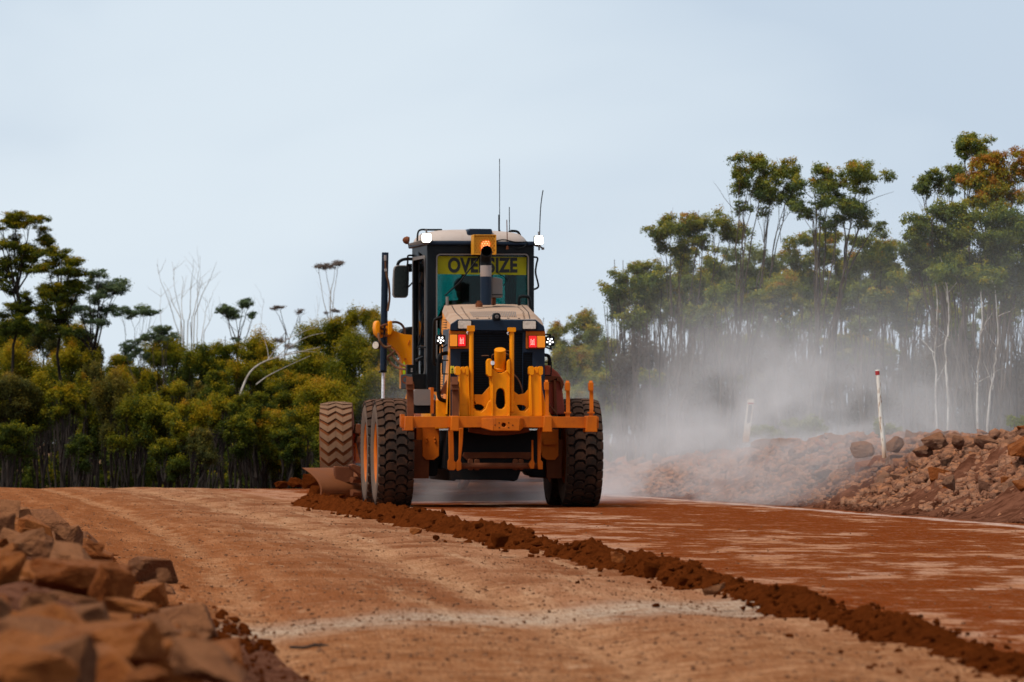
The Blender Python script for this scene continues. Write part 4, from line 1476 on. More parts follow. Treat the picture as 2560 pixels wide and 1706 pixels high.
for k in range(34):                             # louvres on the left flank
    y = 800 + k * 6.2
    for l0, l1 in ((.1, .75), (.9, 1.5)):
        a = R.p(1106 + (1124 - 1106) * (1.7 - l0) / 2.6 - (y - 800) * .055, y, l0)
        b = R.p(1106 + (1124 - 1106) * (1.7 - l1) / 2.6 - (y - 800) * .07, y, l1)
        mb.sweep([a, b], .006, 4)
gp(mb, 'louvre', M['hose'], side, bevel=0)
mb = MB()                                       # dark rear cap of the hood
mb.prism(R, [R.at(x, y, -.98) for x, y in [(1124.8, 826.5), (1126.5, 811), (1143.7, 800.5), (1339.5, 800.5), (1360.5, 817), (1361, 828)]], -.98, -.90,
         back=[R.at(x, y, -.92) for x, y in [(1124.8, 826.5), (1126.5, 811), (1143.7, 798.7), (1339.5, 798.7), (1360.5, 816), (1361, 828)]])
cap = gp(mb, 'hood_cap', M['navy'])
for x0, x1, y0 in ((1145.7, 1177.7, 801), (1307.5, 1339.5, 802)):
    mb = MB()
    mb.rect(R, x0 - 2, y0 - .8, x1 + 2, y0 + 22.5, -.995, -.97, 2)
    hl = gp(mb, 'headlight', M['black'], cap, bevel=.003)
    mb = MB()
    mb.rect(R, x0, y0 + 1, x1, y0 + 20.5, -1.003, -.99, 2)
    gp(mb, 'lens', M['headlens'], cap, bevel=.003)
mb = MB()
mb.poly(R, [(1232.6, 801), (1232.6, 788), (1236, 783), (1248, 783), (1251.6, 788), (1251.6, 801)], -1.0, -.86)
gp(mb, 'rear_camera', M['black'])
mb = MB()
mb.lathe(R.p(1242, 792, -1.0), (R.s, -R.c, 0), [(0, .022), (.02, .022), (.022, .014), (.015, .0139)], 14)
gp(mb, 'camera_lens', M['grey'], bevel=0)

# ---------------- grille
mb = MB()
mb.rect(R, 1126, 828, 1362, 1040, -.93, -.88, 0, [rrect(1184, 832, 1306, 1038, 2, 2), rrect(1152, 880, 1174, 1012, 2, 2), rrect(1286 + 22, 882, 1331, 1012, 2, 2)])
grille = gp(mb, 'grille', M['navy'], bevel=.003)
mb = MB()
for (x0, x1, ya, yb) in ((1184, 1306, 832, 1038), (1152, 1174, 880, 1012), (1308, 1331, 882, 1012)):
    y = ya + 3
    while y < yb - 2:
        mb.rect(R, x0, y, x1, y + 2.4, -.915, -.90)
        y += 6.0
    if x1 - x0 > 60:
        for xx in (1221, 1262.5):
            mb.rect(R, xx - 1.2, ya, xx + 1.2, yb, -.92, -.916)
gp(mb, 'grille_slat', M['black'], grille, bevel=0)
# lamp brackets, tail lamps, indicators
for (bx0, bx1, a0, a1, r0, r1) in ((1123, 1172, 1124.8, 1143.2, 1145.7, 1164.2), (1315, 1363, 1343.3, 1362.6, 1322.5, 1341.8)):
    mb = MB()
    mb.rect(R, bx0, 828, bx1, 872, -.955, -.93)
    br = gp(mb, 'lamp_bracket', M['orange'], bevel=.004)
    y0 = 837 if bx0 < 1200 else 840
    mb = MB()
    mb.rect(R, min(a0, r0) - 1.2, y0 - 1.2, max(a1, r1) + 1.2, y0 + 30.5, -.985, -.955, 1.5)
    gp(mb, 'lamp_housing', M['black'], br, bevel=.003)
    mb = MB()
    mb.rect(R, a0, y0, a1, y0 + 29, -1.0, -.985, 1.2)
    gp(mb, 'indicator_lamp', M['amber'], br, bevel=.003)
    mb = MB()
    mb.rect(R, r0, y0, r1, y0 + 29, -1.0, -.985, 1.2)
    mb.mi = 1
    for i in range(3):
        for k in range(5):
            if (i, k) == (1, 0):
                continue
            mb.poly(R, ell(r0 + 5.2 + i * 3.6, y0 + 9 + k * 3.2, 1.1, 1.1, 6), -1.004, -1.0)
    gp(mb, 'tail_lamp', [M['redlens'], M['reddot']], br, bevel=0)
# six-LED work lamps at the sides
for cx, cy_, side_x in ((1101.8, 850, 1), (1375, 853.5, -1)):
    mb = MB()
    mb.rect(R, cx - 11.5, cy_ - 12, cx + 11.5, cy_ + 12, -.70, -.60, 3.5)
    mb.poly(R, [(cx - 3, cy_ - 17), (cx + 3, cy_ - 17), (cx + 3, cy_ - 12), (cx - 3, cy_ - 12)], -.68, -.64)
    mb.tube(R, [(cx, cy_ - 17, -.66), (cx - (0 if side_x > 0 else 16), cy_ - (50 if side_x > 0 else 17), -.6)], .01, 6, False)
    mb.tube(R, [(cx, cy_ + 12, -.66), (cx + 3, cy_ + 20, -.66), (cx + side_x * 16, cy_ + 12, -.7)], .010, 6)
    if side_x > 0:
        mb.tube(R, [(cx + 1, cy_ + 16, -.66), (cx + 2, cy_ + 58, -.62)], .012, 6, False)
    wl = gp(mb, 'work_lamp', M['black'], bevel=.006)
    mb = MB()
    mb.poly(R, ell(cx, cy_, 2.1, 2.1, 10), -.712, -.70)
    for k in range(5):
        a = math.radians(90 + 72 * k)
        mb.poly(R, ell(cx + 6.9 * math.cos(a), cy_ + 6.9 * math.sin(a), 2.1, 2.1, 10), -.712, -.70)
    gp(mb, 'led_cluster', M['led'], wl, bevel=0)

# ---------------- ripper carriage
YB = -1.34
mb = MB()
mb.poly(R, [(1004, 1042), (1204, 1041), (1212, 1040), (1300, 1040), (1308, 1041), (1490, 1043), (1490, 1071), (1308, 1069), (1204, 1069), (1004, 1070)], YB - .07, YB + .10)
beam = gp(mb, 'ripper_beam', M['orange'], bevel=.02, seg=3)
mb = MB()
mb.prism(R, [R.at(x, y, YB - .20) for x, y in [(1233.6, 1045), (1299.6, 1045), (1299.6, 1078), (1233.6, 1078)]], YB - .20, YB + .05,
         [ [R.at(x, y, YB - .20) for x, y in ell(1259.6, 1063, 5.4, 5.4, 12)] ] )
gp(mb, 'tow_block', M['orange'], beam, bevel=.01)
mb = MB()
for a, b in (((1203.7, 1233.6), -1), ((1299.6, 1308.5), 1)):
    x0, x1 = a
    if b < 0:
        lo0, lo1 = R.at(x0, 1046, YB - .08), R.at(x1, 1045, YB - .20)
        hi0, hi1 = R.at(x0, 1070, YB - .08), R.at(x1, 1078, YB - .20)
        l0, l1 = YB - .08, YB - .20
    else:
        lo0, lo1 = R.at(x0, 1045, YB - .20), R.at(x1, 1046, YB - .08)
        hi0, hi1 = R.at(x0, 1078, YB - .20), R.at(x1, 1070, YB - .08)
        l0, l1 = YB - .20, YB - .08
    vs = [R.w(lo0[0], l0, lo0[1]), R.w(lo1[0], l1, lo1[1]), R.w(hi1[0], l1, hi1[1]), R.w(hi0[0], l0, hi0[1]),
          R.w(lo0[0], YB, lo0[1]), R.w(lo1[0], YB, lo1[1]), R.w(hi1[0], YB, hi1[1]), R.w(hi0[0], YB, hi0[1])]
    mb.add(vs, [(0, 1, 2, 3), (4, 5, 6, 7), (0, 1, 5, 4), (1, 2, 6, 5), (2, 3, 7, 6), (3, 0, 4, 7)])
gp(mb, 'block_gusset', M['orange'], beam, bevel=.006)
mb = MB()
for q in ((1237.5, 1063), (1248, 1057.5), (1271.8, 1057.5), (1282, 1063.5), (1248, 1069.5), (1271.8, 1069.5)):
    mb.poly(R, ell(q[0], q[1], 1.6, 1.6, 8), YB - .203, YB - .196)
gp(mb, 'bolt_hole', M['black'], beam, bevel=0)
# shank pockets
for x0, x1, y0, y1 in ((1012, 1034, 1041, 1077), (1127.8, 1148.7, 1040, 1078), (1359.5, 1381, 1040, 1080.5), (1466.5, 1494, 1040, 1080.5)):
    mb = MB()
    mb.poly(R, [(x0 + 1, y0), (x1 - 1, y0), (x1 - 1, y0 + 22), (x1, y1), (x0 - 1, y1), (x0, y0 + 22)], YB - .17, YB + .16)
    gp(mb, 'shank_pocket', M['orange'], beam, bevel=.008)
mb = MB()
mb.rect(R, 1002, 1036, 1012, 1068, YB - .05, YB + .1, 2)
mb.rect(R, 1489, 1042, 1496.5, 1072, YB - .05, YB + .1, 2)
gp(mb, 'beam_end_cap', M['orange'], beam, bevel=.006)
# scarifier teeth
def tooth(px, ytop, wpx, mat, big):
    mb = MB()
    h = 1040 - ytop
    w2 = wpx / 2
    pts = [(px, 1042, YB), (px, ytop + h * .42, YB + .02), (px - 1, ytop + h * .14, YB + .0), (px - 2, ytop, YB - .10 if big else YB + .05)]
    P = crom([R.p(*q) for q in pts], 5)
    rgt = Vector((R.c, R.s, 0))
    vs, fs = [], []
    for i, p in enumerate(P):
        d = (P[min(i + 1, len(P) - 1)] - P[max(i - 1, 0)]).normalized()
        nrm = rgt.cross(d).normalized()
        ww = w2 / FPX * 69
        th = .05 if big else .03
        for a, b in ((-1, -1), (1, -1), (1, 1), (-1, 1)):
            vs.append(p + rgt * a * ww + nrm * b * th)
    for i in range(len(P) - 1):
        for k in range(4):
            fs.append((i * 4 + k, i * 4 + (k + 1) % 4, i * 4 + 4 + (k + 1) % 4, i * 4 + 4 + k))
    fs += [(3, 2, 1, 0), tuple(len(vs) - 4 + k for k in range(4))]
    mb.add(vs, fs)
    if big:
        mb.rect(R, px - w2 - 1, ytop + 1, px + w2 + 1, ytop + 22, YB - .10, YB + .03, 4)
        mb.rect(R, px - w2 - .3, ytop + 20, px + w2 + .6, ytop + 22.5, YB - .11, YB + .05, 0)
    else:
        mb.rect(R, px - w2 - 1.5, ytop, px + w2 + 1, ytop + 20, YB - .03, YB + .08, 2)
    t = gp(mb, 'ripper_tooth', mat, beam, bevel=.006)
    return t


tooth(1025.5, 952, 16, M['rust'], True)
tooth(1138.5, 952, 16.5, M['rust'], True)
tooth(1367.5, 955, 7.5, M['orange'], False)
tooth(1420, 957, 8.5, M['orange'], False)
tooth(1478.5, 957, 8.5, M['orange'], False)
mb = MB()
for x in (1420, 1478.5):
    mb.rect(R, x - 8, 1030, x + 8, 1034, YB - .04, YB + .04, 1)
    mb.rect(R, x - 5, 1034, x + 5, 1043, YB - .03, YB + .03, 1)
gp(mb, 'tooth_pin', M['orange'], beam, bevel=.003)

# carriage plate with its cut-outs
YC = -1.20
plate = [(1149.7, 1046), (1146, 980), (1144.7, 930), (1172.7, 930), (1174, 1035), (1184.5, 1035), (1185.5, 986.5), (1206, 986.5), (1228, 962), (1240, 962), (1264, 962), (1275, 968), (1288, 981),
         (1296, 987), (1312, 984), (1322, 972), (1326, 940), (1351, 930), (1353, 975), (1360, 1005), (1376, 1036), (1380, 1046)]
holes = [[(1238, 1008), (1239.5, 982), (1242, 974), (1248, 969), (1255, 969), (1261, 974), (1264, 982), (1266, 1008), (1263, 1019), (1256, 1025), (1248, 1025), (1241, 1019)],
         [(1186, 1012), (1194, 1010.5), (1204, 1012), (1211, 1018), (1208, 1024), (1200, 1027), (1191, 1025), (1186, 1021)],
         [(1290, 1013), (1300, 1012), (1311, 1014), (1316, 1019), (1311, 1026), (1302, 1028), (1294, 1024)]]
mb = MB()
mb.poly(R, plate, YC + .05, YC + .10, holes)
gp(mb, 'ripper_plate', M['yellow'], bevel=.006)
mb = MB()                                       # centre tower
tower = [(1229.6, 1042), (1227.5, 990), (1224.5, 922), (1232, 922), (1238, 928), (1245, 932.5), (1255, 933), (1263, 929), (1269, 922), (1271.5, 915), (1273.6, 915), (1275, 990), (1275.5, 1042)]
slot = [(1239.2, 1008), (1240.5, 982), (1243, 975), (1248, 971), (1255, 971), (1260, 975), (1262.3, 982), (1264.6, 1008), (1262, 1018), (1256, 1023), (1248, 1023), (1242, 1018)]
mb.poly(R, tower, YC - .10, YC + .04, [slot])
twr = gp(mb, 'ripper_tower', M['yellow'], bevel=.01)
mb = MB()
mb.poly(R, [(1275.6, 1000), (1283, 1000), (1291, 1012), (1299, 1027), (1312, 1030), (1322, 1020), (1326, 985), (1334, 985), (1334, 1043), (1275.6, 1043)], YC - .03, YC + .04)
mb.poly(R, [(1229.4, 1000), (1222, 1003), (1214, 1022), (1204, 1030), (1190, 1028), (1183, 1018), (1177, 990), (1168, 990), (1168, 1043), (1229.4, 1043)], YC - .03, YC + .04)
gp(mb, 'tower_web', M['yellow'], twr, bevel=.008)
mb = MB()
for x0 in (1230.5, 1272.3):
    mb.rect(R, x0, 925, x0 + 2.4, 1040, YC - .125, YC - .10)
for x0, x1 in ((1226, 1234), (1268, 1276)):
    mb.poly(R, [(x0, 1042), (x1, 1042), ((x0 + x1) / 2, 1034)], YC - .14, YC - .10)
gp(mb, 'tower_rib', M['yellow'], twr, bevel=.003)
mb = MB()
mb.poly(R, [(1217, 905), (1219, 899), (1223, 896.5), (1228, 898), (1230.5, 903), (1230.5, 942), (1222, 942), (1217.3, 936)], YC - .16, YC - .02)
mb.poly(R, [(1268, 905), (1271, 899), (1275, 899), (1276, 940), (1268, 930)], YC - .16, YC - .02)
gp(mb, 'pin_lug', M['yellow'], twr, bevel=.012, seg=3)
mb = MB()
mb.rect(R, 1227, 903, 1236, 913, YC - .17, YC - .14, 3)
gp(mb, 'pin_nut', M['chrome'], twr, bevel=.005)
# lift cylinder, its end cap facing up and back
mb = MB()
c0 = R.p(1250, 925, YC + .02)
c1 = R.p(1250, 874, YC - .08)
ax = (c1 - c0).normalized()
L = (c1 - c0).length
mb.lathe(c0, ax, [(0, .060), (.0, .073), (.035, .073), (.04, .0665), (L * .62, .0665), (L * .62, .0655), (L * .63, .0655), (L * .63, .067), (L - .004, .067), (L, .063)], 28)
lc = gp(mb, 'ripper_cylinder', M['yellow'], bevel=0)
mb = MB()
mb.tube(R, [(1264, 885, YC), (1276, 893, YC + .04), (1268, 905, YC)], .013, 6)
mb.tube(R, [(1262, 878, YC + .02), (1281, 880, YC + .1), (1282, 900, YC + .2)], .008, 6)
mb.tube(R, [(1236, 886, YC), (1230, 890, YC + .04), (1230, 905, YC + .1)], .008, 6)
mb.tube(R, [(1278, 930, YC + .2), (1296, 950, YC + .2), (1306, 975, YC + .2), (1306, 990, YC + .22), (1302, 1000, YC + .25)], .009, 6)
mb.tube(R, [(1204, 890, YC + .25), (1214, 890, YC + .25), (1222, 890, YC + .25)], .008, 6)
gp(mb, 'hydraulic_hose', M['hose'], lc, bevel=0)
# side arms with knuckles
for arm, kn in (([(1144.7, 928), (1148, 924), (1168, 924), (1172.5, 930), (1172.6, 975), (1176, 1005), (1176, 1042), (1150, 1042), (1148, 985)], [(1138.7, 1151.5), (1154, 1163), (1165, 1172)]),
                ([(1325, 930), (1330, 924), (1348, 924), (1352.5, 930), (1356, 975), (1364, 1008), (1376, 1042), (1324, 1042), (1322, 985)], [(1323, 1335), (1338, 1345.5), (1347, 1357.5)])):
    mb = MB()
    mb.poly(R, arm, YC - .06, YC + .06)
    xs = [p[0] for p in arm]
    a_o = gp(mb, 'ripper_arm', M['yellow'], bevel=.012, seg=3)
    mb = MB()
    for i, (k0, k1) in enumerate(kn):
        yy = 916 if i != 1 else 917
        mb.poly(R, rrect(k0, yy, k1, 933 if i == 1 else 938, 4.5), YC - (.09 if i != 1 else .07), YC + .07)
    gp(mb, 'arm_knuckle', M['yellow'], a_o, bevel=.012, seg=3)
    mb = MB()
    x0, x1 = (1146.5, 1173) if arm[0][0] < 1200 else (1325, 1354)
    mb.poly(R, [(x0, 936), (x0 + 3, 936), (x0 + 6, 1040), (x0 + 3, 1040)], YC - .085, YC - .06)
    mb.poly(R, [(x1 - 4, 936), (x1 - 1, 936), (x1 + 2, 1040), (x1 - 1, 1040)], YC - .085, YC - .06)
    gp(mb, 'arm_flange', M['yellow'], a_o, bevel=.004)
# upright posts
for x0, x1, y0, y1, c0, c1 in ((1172.7, 1184, 829, 1041, 1168.7, 1187), (1273.6, 1285.2, 830, 1030, 1270, 1289.6)):
    mb = MB()
    mb.tube(R, [((x0 + x1) / 2, y1, YC - .02), ((x0 + x1) / 2, y0 - 4, YC - .02)], (x1 - x0) / 2 / FPX * 68.8, 18, False)
    po = gp(mb, 'upright_post', M['yellow'], bevel=.004)
    mb = MB()
    mb.rect(R, c0, y0 - 15 if c0 < 1200 else y0 - 11, c1, y0, YC - .06, YC + .02, 2)
    gp(mb, 'post_cap', M['yellow'], po, bevel=.006)
    mb = MB()
    mb.tube(R, [(c0 + 2, y0, YC - .05), (c0 - 2, y0 + 3, YC - .05), (c0 + 1, y0 + 7, YC - .05)], .005, 5)
    gp(mb, 'post_clip', M['chrome'], po, bevel=0)
# link arms below the beam
for ps in ([(1122, 1070), (1133, 1070), (1135, 1120), (1135, 1152), (1140, 1156), (1140, 1172), (1136, 1176), (1123, 1176), (1120, 1172), (1120, 1152), (1123, 1148)],
           [(1149, 1070), (1159, 1070), (1157, 1110), (1152, 1152), (1154, 1158), (1154, 1174), (1144, 1178), (1141, 1174), (1141, 1156), (1147, 1148)],
           [(1345, 1070), (1354, 1070), (1352, 1150), (1357, 1156), (1357, 1174), (1346, 1174), (1344, 1160)],
           [(1330, 1100), (1333, 1100), (1334, 1150), (1337, 1158), (1335, 1172), (1326, 1172), (1322, 1160), (1329, 1150)]):
    mb = MB()
    mb.poly(R, ps, -1.05, -.98)
    gp(mb, 'link_arm', M['orange'], bevel=.006)
mb = MB()
for x0 in (1172, 1188, 1284, 1298):
    mb.rect(R, x0, 1148, x0 + 11, 1176, -.85, -.7, 4)
mb.tube(R, [(1140, 1165, -.95), (1345, 1165, -.95)], .035, 10, False)
gp(mb, 'link_pivot', M['rust'], bevel=.008)
mb = MB()                                       # curved trough under the centre block
P = [R.p(1172 + 150 * k / 10, 1072 + 9 * math.sin(math.pi * k / 10), -1.15) for k in range(11)]
mb.sweep(P, .04, 8)
gp(mb, 'cross_tube', M['rust'], bevel=0)

# ---------------- rear left details: step, battery box, handrails
mb = MB()
mb.rect(R, 1035, 974, 1078, 1014, -.35, .15, 5)
mb.mi = 1
mb.rect(R, 1036, 1014, 1077, 1034, -.32, .12, 4)
gp(mb, 'battery_box', [M['grey'], M['black']], bevel=.02, seg=3)
mb = MB()
mb.rect(R, 1077, 969, 1084.5, 1034, -.4, -.1, 1)
mb.rect(R, 1029, 960, 1035, 1036, -.2, -.1, 1)
gp(mb, 'box_strap', M['orange'], bevel=.004)
mb = MB()
mb.tube(R, [(1118, 883, -.55), (1104, 886, -.6), (1098, 897, -.6), (1096.5, 940, -.6), (1096.5, 985, -.6), (1101, 998, -.6), (1114, 1003, -.55)], .024, 10)
gp(mb, 'exhaust_loop', M['black'], bevel=0)
mb = MB()
mb.tube(R, [(1107, 793, 1.6), (1092, 797, 1.6), (1085, 806, 1.6), (1083.5, 850, 1.6), (1083, 903, 1.6), (1092, 912, 1.6)], .019, 10)
gp(mb, 'grab_rail', M['black'], bevel=0)
mb = MB()
mb.tube(R, [(1124, 901, -.7), (1108, 901.5, -.7), (1106, 905, -.7), (1106, 932, -.7), (1109, 935, -.7), (1124, 935.5, -.7)], .008, 6)
gp(mb, 'step_wire', M['black'], bevel=0)
mb = MB()
mb.tube(R, [(1362, 906, -.7), (1376, 906, -.7), (1378, 909, -.7), (1377.5, 936, -.7), (1375, 939, -.7), (1362, 939, -.7)], .008, 6)
gp(mb, 'step_wire', M['black'], bevel=0)
mb = MB()
mb.tube(R, [(1360, 888, -.3), (1370, 890, -.3), (1374, 900, -.3), (1373, 914, -.3)], .022, 8)
gp(mb, 'elbow_pipe', M['black'], bevel=0)
mb = MB()
mb.poly(R, [(1098, 985), (1124, 940), (1124, 985)], -.6, -.5)
gp(mb, 'gusset_plate', M['rust'], bevel=.004)
mb = MB()
mb.rect(R, 1126, 915.5, 1135.5, 933.5, -.945, -.93)
lab = gp(mb, 'warning_label', M['yellowlabel'], bevel=0)
mb = MB()
mb.poly(R, [(1128, 926), (1133.5, 926), (1130.7, 919)], -.948, -.945)
mb.rect(R, 1128, 928.5, 1133.5, 929.6, -.948, -.945)
mb.rect(R, 1128, 930.8, 1133.5, 931.8, -.948, -.945)
gp(mb, 'label_symbol', M['signblack'], lab, bevel=0)
mb = MB()                                       # red box shaped guard at the right
mb.prism(R, [R.at(x, y, -.35) for x, y in [(1361, 915), (1372, 913), (1396, 932), (1409, 952), (1411, 962), (1406, 974), (1414, 1037), (1361, 1037)]], -.35, .9)
rg = gp(mb, 'side_guard', M['redpaint'], bevel=.02, seg=3)
mb = MB()
mb.poly(R, [(1361, 940), (1376, 940), (1400, 942), (1411, 962), (1404, 975), (1400, 955), (1384, 950), (1374, 960), (1361, 960)], -.40, -.35)
mb.poly(R, [(1384, 950), (1390, 950), (1393, 1036), (1385, 1036)], -.40, -.35)
gp(mb, 'guard_fold', M['rust'], rg, bevel=.01)
mb = MB()
mb.tube(R, [(1368, 1008, -.45), (1392, 1036, -.45)], .012, 6, False)
gp(mb, 'guard_stay', M['rust'], rg, bevel=0)

# ---------------- exhaust stack, pre-cleaner, filler cap, hood rails
mb = MB()
sx = (1200.7 + 1228.6) / 2
sr = (1228.6 - 1200.7) / 2 / FPX * 71.2
P = [R.p(sx, 763, 1.1), R.p(sx, 692, 1.1)]
mb.sweep(P, sr, 24)
st = gp(mb, 'exhaust_stack', M['navy'], bevel=0)
mb = MB()
mb.sweep([R.p(sx, 692, 1.1), R.p(sx, 664, 1.1)], sr * 1.01, 24)
gp(mb, 'heat_collar', M['pale'], st, bevel=0)
# curved outlet pointing back, cut at a slant: a dark oval mouth
mb = MB()
a0 = R.p(sx, 666, 1.1)
Pc = [a0 + Vector((0, 0, .00)), a0 + Vector((0, 0, .06)), a0 + Vector((0, -.03, .12)), a0 + Vector((0.01, -.09, .165)), a0 + Vector((0.01, -.14, .18))]
Pc = crom(Pc, 4)
mb.sweep(Pc, sr * 1.0, 24)
mb.f.pop(), mb.m.pop()                           # open mouth
mb.f.pop(), mb.m.pop()
op = gp(mb, 'outlet_elbow', M['black'], st, bevel=0)
so = op.modifiers.new('wall', 'SOLIDIFY')
so.thickness = .006
mb = MB()
mb.poly(R, [(1229.5, 694), (1240, 693.5), (1256.6, 698), (1256.6, 744), (1229.5, 744)], 1.15, 1.4)
pc = gp(mb, 'air_precleaner', M['grey'], bevel=.012, seg=3)
mb = MB()
mb.rect(R, 1231, 744, 1240, 763, 1.2, 1.35)
gp(mb, 'precleaner_stem', M['rust'], pc, bevel=.01)
mb = MB()
mb.rect(R, 1229.5, 736, 1256.6, 738, 1.14, 1.15)
gp(mb, 'precleaner_band', M['black'], pc, bevel=0)
mb = MB()
mb.lathe(R.p(1197.7, 768, .9), (0, 0, 1), [(0, .043), (.045, .043), (.05, .035), (.05, .028), (.072, .028), (.075, .02)], 18)
gp(mb, 'filler_cap', M['rust'], bevel=0)
mb = MB()
mb.tube(R, [(1118, 764, 1.6), (1118, 742, 1.6)], .019, 8, False)
gp(mb, 'hood_handle', M['grey'], bevel=0)
mb = MB()
mb.tube(R, [(1298, 764, 1.5), (1298, 748, 1.5), (1302, 742, 1.5), (1318, 742, 1.5), (1324, 748, 1.5), (1326, 766, 1.5)], .019, 8)
gp(mb, 'hood_handle', M['black'], bevel=0)

# ---------------- cab on the front unit
CB = .35                                        # cab rear face
RL, RR = FR.at(1068, 700, CB)[0], FR.at(1335.5, 700, CB)[0]
FLx = FR.at(1030, 700, CB + 1.25)[0]
cc = (RL + RR) / 2
FRx = 2 * cc - FLx
CF = CB + 1.25
ZF = FR.at(1068, 966, CB)[1]
ZR = FR.at(1068, 606, CB)[1]
ZW = FR.at(1068, 770, CB)[1]
# rear face with its rounded window opening
mb = MB()
mb.poly(FR, [(1068, 607), (1335.5, 610), (1333, 966), (1068, 966)], CB, CB + .09, [rrect(1092, 636, 1321, 900, 9, 4)])
cab = gp(mb, 'cab', M['cabblack'], bevel=.02, seg=3)
mb = MB()                                       # window seal, proud of the face
mb.poly(FR, rrect(1090.5, 634.5, 1322.5, 902, 10, 5), CB - .012, CB + .01, [rrect(1093.5, 638, 1319.5, 898, 8, 5)])
gp(mb, 'window_seal', M['grey'], cab, bevel=0)
mb = MB()
mb.rect(FR, 1093.5, 638, 1319.5, 898, CB + .055, CB + .060)
gp(mb, 'rear_window', M['glass'], cab, bevel=0)
# left door with tall glazed opening : plane from rear-left corner to front-left corner
def side_panel(x0, y0, x1, y1, name_post):
    pass


dl = Vector((FLx - RL, CF - CB))
ln = dl.length
dl.normalize()
nl_ = Vector((-dl.y, dl.x))                     # outward to the left
if nl_.x > 0:
    nl_ = -nl_


class SideFrame:
    """local x runs along the door, y outward-negative, z up"""
    def __init__(self, base, d, nrm):
        self.b, self.d, self.n = base, d, nrm

    def w(self, lx, ly, lz):
        q = self.b + self.d * lx - self.n * ly
        return FR.w(q.x, q.y, lz)


SF = SideFrame(Vector((RL, CB)), dl, nl_)
mb = MB()
zs = lambda py: FR.at(1050, py, CB + .6)[1]
out_l = [(.0, ZF), (ln, ZF), (ln, zs(625)), (ln - .06, zs(612)), (0, zs(610))]
hole = rrect(.14, zs(940), ln - .10, zs(645), .10, 5)
mb.prism(SF, out_l, 0, .06, [hole])
door = gp(mb, 'cab_door', M['cabblack'], cab, bevel=.01)
mb = MB()
mb.prism(SF, rrect(.13, zs(943), ln - .09, zs(641), .10, 5), -.012, .0, [rrect(.15, zs(936), ln - .11, zs(649), .09, 5)])
gp(mb, 'door_seal', M['grey'], cab, bevel=0)
mb = MB()
mb.prism(SF, hole, .03, .034)
gp(mb, 'door_glass', M['darkglass'], cab, bevel=0)
nr_ = Vector((-nl_.x, nl_.y))
SG = SideFrame(Vector((RR, CB)), Vector((-dl.x, dl.y)), nr_)
mb = MB()
mb.prism(SG, out_l, 0, .06, [hole])
gp(mb, 'cab_side', M['cabblack'], cab, bevel=.01)
mb = MB()
mb.prism(SG, hole, .03, .034)
gp(mb, 'side_glass', M['darkglass'], cab, bevel=0)
mb = MB()                                       # front wall with windscreen
zt, zb = zs(610), ZF
mb.prism(FR, [(FLx, zb), (FRx, zb), (FRx, zt), (FLx, zt)], CF - .08, CF, [rrect(FLx + .10, zs(850), FRx - .10, zs(640), .06, 4)])
gp(mb, 'front_wall', M['cabblack'], cab, bevel=.01)
mb = MB()
mb.box(FR, FLx + .1, FRx - .1, CF - .03, CF - .026, zs(850), zs(640))
gp(mb, 'windscreen', M['glass'], cab, bevel=0)
mb = MB()
mb.box(FR, cc - .03, cc + .03, CF - .10, CF - .085, zs(850), zs(640))
mb.box(FR, FLx + .24, FLx + .30, CF - .10, CF - .085, zs(850), zs(640))
mb.box(FR, FRx - .34, FRx - .27, CF - .10, CF - .085, zs(850), zs(640))
gp(mb, 'windscreen_post', M['cabblack'], cab, bevel=.006)
mb = MB()
mb.slab(FR, [(RL, CB), (RR, CB), (FRx, CF), (FLx, CF)], ZF - .06, ZF + .02)
gp(mb, 'cab_floor', M['cabblack'], cab, bevel=.01)
# roof : dark visor band, pale dusty dome
mb = MB()
hw = (RR - RL) / 2
pl0 = [(RL - .02, CB - .06), (RR + .02, CB - .06), (FRx + .03, CF + .12), (FLx - .03, CF + .12)]
mb.slab(FR, pl0, FR.at(1068, 613, CB - .06)[1], FR.at(1068, 602.5, CB - .06)[1])
gp(mb, 'roof_band', M['navy'], cab, bevel=.018, seg=3)
mb = MB()
zr0 = FR.at(1068, 602, CB)[1] + .002
rings = [(1.0, 0.0), (.985, .035), (.94, .075), (.86, .115), (.70, .138), (.45, .15), (.15, .155)]
vs, fs = [], []
cyc = (CB + CF) / 2 + .05
nn = 48
for s, h in rings:
    for k in range(nn):
        a = 2 * math.pi * k / nn
        e = 5.0
        ca, sa = math.cos(a), math.sin(a)
        q = (abs(ca) ** e + abs(sa) ** e) ** (-1 / e)
        vs.append(FR.w(cc + hw * .985 * s * q * ca - .01, cyc + .66 * s * q * sa, zr0 + h - .03 * max(0, ca) * s))
for i in range(len(rings) - 1):
    for k in range(nn):
        fs.append((i * nn + k, i * nn + (k + 1) % nn, (i + 1) * nn + (k + 1) % nn, (i + 1) * nn + k))
fs.append(tuple((len(rings) - 1) * nn + k for k in range(nn)))
mb.add(vs, fs)
gp(mb, 'cab_roof', M['roofwhite'], cab, bevel=0, smooth=60)
mb = MB()
mb.poly(FR, [(1172, 572), (1231, 572.5), (1232, 606), (1168, 606), (1168, 580)], CB + .05, CB + .55)
gp(mb, 'roof_box', M['navy'], cab, bevel=.02, seg=3)
